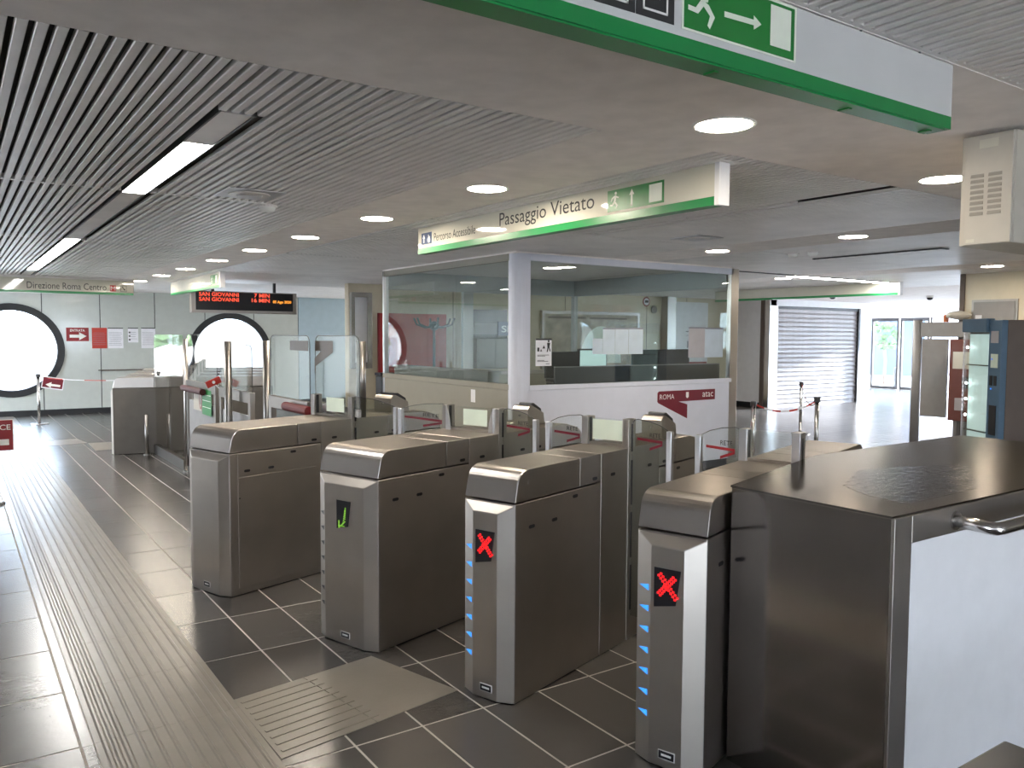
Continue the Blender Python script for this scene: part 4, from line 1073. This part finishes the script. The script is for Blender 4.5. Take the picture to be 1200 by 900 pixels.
def tape(lb, A, B, sag, n=14, w=.022, parts=True):
    A, B = Vector(A), Vector(B); t = thing('barrier_tape', lb, 'tape', (A+B)/2, 0, None)
    t.location.z = min(A.z, B.z)-sag; WM[t] = Matrix.Translation(t.location)
    pts = [A.lerp(B, k/n)-Vector((0, 0, sag*4*(k/n)*(1-k/n))) for k in range(n+1)]
    for ci, m in ((0, REDB), (1, PAPER)):
        b = MB()
        for k in range(n):
            if (k//2) % 2 != ci: continue
            p, q = pts[k], pts[k+1]; s = Vector((0, 0, w/2)); d = (q-p).normalized(); nn = Vector((-d.y, d.x, 0)).normalized()*.0008
            V = [p-s-nn, q-s-nn, q+s-nn, p+s-nn, p-s+nn, q-s+nn, q+s+nn, p+s+nn]
            b._faces(V, [(0, 1, 2, 3), (7, 6, 5, 4), (0, 4, 5, 1), (1, 5, 6, 2), (2, 6, 7, 3), (3, 7, 4, 0)])
        b.build('red_stripes' if ci == 0 else 'white_stripes', m, t)
tape('red and white tape sagging between the booth post and the middle post', (8.22, 6.6, .76), (8.6, 6.03, .82), .10)
tape('red and white tape hanging from the far post to the middle post', (11.57, 8.37, .82), (8.63, 6.03, .82), .16)
tape('red and white tape from the booth post down to the gates', (8.17, 6.60, .76), (5.6, 4.6, .72), .12)
tape('thin tape strung from the left round window post towards the far gates', (1.30, 16.5, .82), (2.9, 15.6, .80), .04, 10, .012)
# sill rail behind far gates
t = thing('wall_rail', 'thin brown rail along the far wall by the notices', 'rail', (2.9, 18.25, .8)); MB().tube([(2.45, 18.25, .86), (3.6, 18.25, .86)], .012, 8).build('rail', BROWNM, t); box('bracket', DKGREY, t, 2.5, 2.52, 18.25, 18.3, .84, .86); box('bracket', DKGREY, t, 3.5, 3.52, 18.25, 18.3, .84, .86)

# ================================================================== RIGHT SIDE: LOUVRED BOX, VENDING, TICKET MACHINE
t = thing('louvred_box', 'beige metal box with louvres hanging from the ceiling at right', 'air unit', (3.8, 1.7, 1.98))
box('case', ACB, t, 3.53, 4.35, 1.585, 1.80, 1.985, 2.435, .004); box('door', ACB, t, 3.512, 3.53, 1.59, 1.775, 1.987, 2.43, .002); box('hanger', DKGREY, t, 3.6, 4.3, 1.62, 1.76, 2.435, HC)
for c0 in (1.725, 1.655):
    for k in range(8):
        z = 2.105+k*.022
        MB().prism([(3.508, z), (3.512, z+.014), (3.512, z)], 'y', c0-.026, c0+.026).build('louvre', ACG, t)
pl('maker_plate', SIGNW, t, (3.5112, 1.72, 2.375), MY, PZ, rc(0, 0, .075, .035), .001); pl('small_label', SIGNW, t, (3.5112, 1.762, 1.995), MY, PZ, rc(0, 0, .035, .014), .001)
# vending machine, turned about 55 degrees
vp = rad(55); va = Vector((cos(vp), sin(vp), 0)); v0 = Vector((8.59, 3.925, 0))
t = thing('vending_machine', 'blue vending machine with a lit curved glass front at right', 'vending machine', (8.59, 3.925, 0), vp)
W_ = .68
# local x along the front (right to left), local y points away from the viewer is -, front at y=0 facing +y
MB().box(0, W_, -.75, -.06, .05, 1.78).build('cabinet', BROWNM, t, bevel=.006, local=True)
MB().box(0, .22, -.06, .0, .05, 1.78).build('control_column', BLUEM, t, bevel=.006, local=True)
MB().box(.22, W_, -.06, .03, 1.66, 1.80).build('top_band', BLUEM, t, bevel=.01, local=True)
MB().box(.22, W_, -.06, .02, .05, .42).build('lower_panel', BLUEM, t, bevel=.006, local=True)
MB().box(.24, W_-.02, -.058, -.05, .45, 1.64).build('light_panel', E_VIT, t, local=True)
b = MB(); n = 10; P = [(.22+(W_-.22)*k/n, .01+.06*sin(pi*k/n)) for k in range(n+1)]
b.prism(P+[(x, y-.006) for x, y in P[::-1]], 'z', .43, 1.66); b.build('curved_glass', GL, t, local=True, smooth=False)
for k, z in enumerate((1.50, 1.12, .95, .78, .45)): MB().blob((W_-.05, -.01, z), (.014, .014, .014), 1, 0).build('led', E_WHT, t, local=True)
for z in (.62, 1.31): MB().box(.26, W_-.03, -.05, -.01, z, z+.012).build('shelf', STP, t, local=True)
for x, y, z, w, hh, m, nm in ((.05, 0, 1.30, .12, .14, FROST, 'card_slot'), (.06, 0, 1.12, .05, .10, DARK, 'coin_slot'), (.13, 0, 1.12, .05, .10, DARK, 'note_slot'), (.05, 0, .62, .12, .30, DARK, 'outlet'), (.05, 0, 1.55, .13, .12, PAPERG, 'sticker'), (.06, 0, .38, .11, .12, PAPERB, 'sticker')):
    MB().box(x, x+w, y, y+.004, z, z+hh).build(nm, m, t, local=True)
for z in (1.38, 1.08): MB().box(.14, .155, .004, .007, z, z+.015).build('indicator', E_BLUE, t, local=True)
# framed advertising stand and red ticket machine behind
t = thing('steel_frame_stand', 'grey steel portal frame with a hanging grey panel left of the vending machine', 'frame', (11.08, 6.0, 0))
MB().tube([(11.08, 6.17, .02), (11.08, 6.17, 1.84)], .06, 14).build('upright', GREYP, t, smooth=True); MB().lathe([(.13, 0), (.13, .02)], (11.08, 6.17, 0), 16).build('foot', BROWNM, t)
box('header', GREYP, t, 11.05, 11.11, 5.50, 6.11, 1.61, 1.81); box('hanging_panel', GREYP, t, 11.06, 11.10, 5.74, 6.09, .52, 1.585); MB().tube([(11.08, 5.48, .02), (11.08, 5.48, 1.84)], .05, 12).build('upright', GREYP, t)
t = thing('ticket_machine', 'red brown ticket machine on legs behind the vending machine', 'ticket machine', (10.86, 5.38, 0))
box('body', REDMACH, t, 10.75, 10.97, 5.20, 5.55, .52, 1.58, .01); box('screen', SIGNW, t, 10.745, 10.75, 5.28, 5.50, 1.2, 1.42); box('slot', DARK, t, 10.745, 10.75, 5.26, 5.38, .95, 1.1); box('label', PAPERG, t, 10.745, 10.75, 5.34, 5.46, .66, .82)
box('leg', GREYP, t, 10.82, 10.9, 5.46, 5.51, 0, .52); box('leg', GREYP, t, 10.82, 10.9, 5.24, 5.30, 0, .52)
t = thing('orange_beacon', 'small orange beacon and wrapped bundle on top of the portal frame', 'lamp', (11.08, 5.72, 1.81)); MB().lathe([(.035, 0), (.035, .08), (.02, .10)], (11.08, 5.78, 1.812), 12).build('lens', SKINP, t); MB().blob((11.08, 5.62, 1.90), (.1, .17, .06), 2, .1).build('bundle', ACB, t)
t = thing('wall_hatch', 'grey hatch door with a small sticker on the cream wall above the vending machine', 'hatch', (11.19, 5.2, 1.2))
box('frame', ST2, t, 11.175, 11.2, 4.93, 5.50, 1.15, 2.10); box('door', GREYP, t, 11.165, 11.176, 4.96, 5.47, 1.18, 2.07); box('sticker', PAPER, t, 11.16, 11.165, 5.36, 5.44, 1.75, 1.9)
t = thing('steel_stub_post', 'short thin steel post standing before the nearest gate of the far row', 'post', (2.11, 11.58, 0))
MB().tube([(2.11, 11.58, .01), (2.11, 11.58, .53)], .022, 14).build('tube', STG, t, smooth=True); MB().lathe([(.045, 0), (.045, .012)], (2.11, 11.58, 0), 16).build('foot_plate', STG, t)
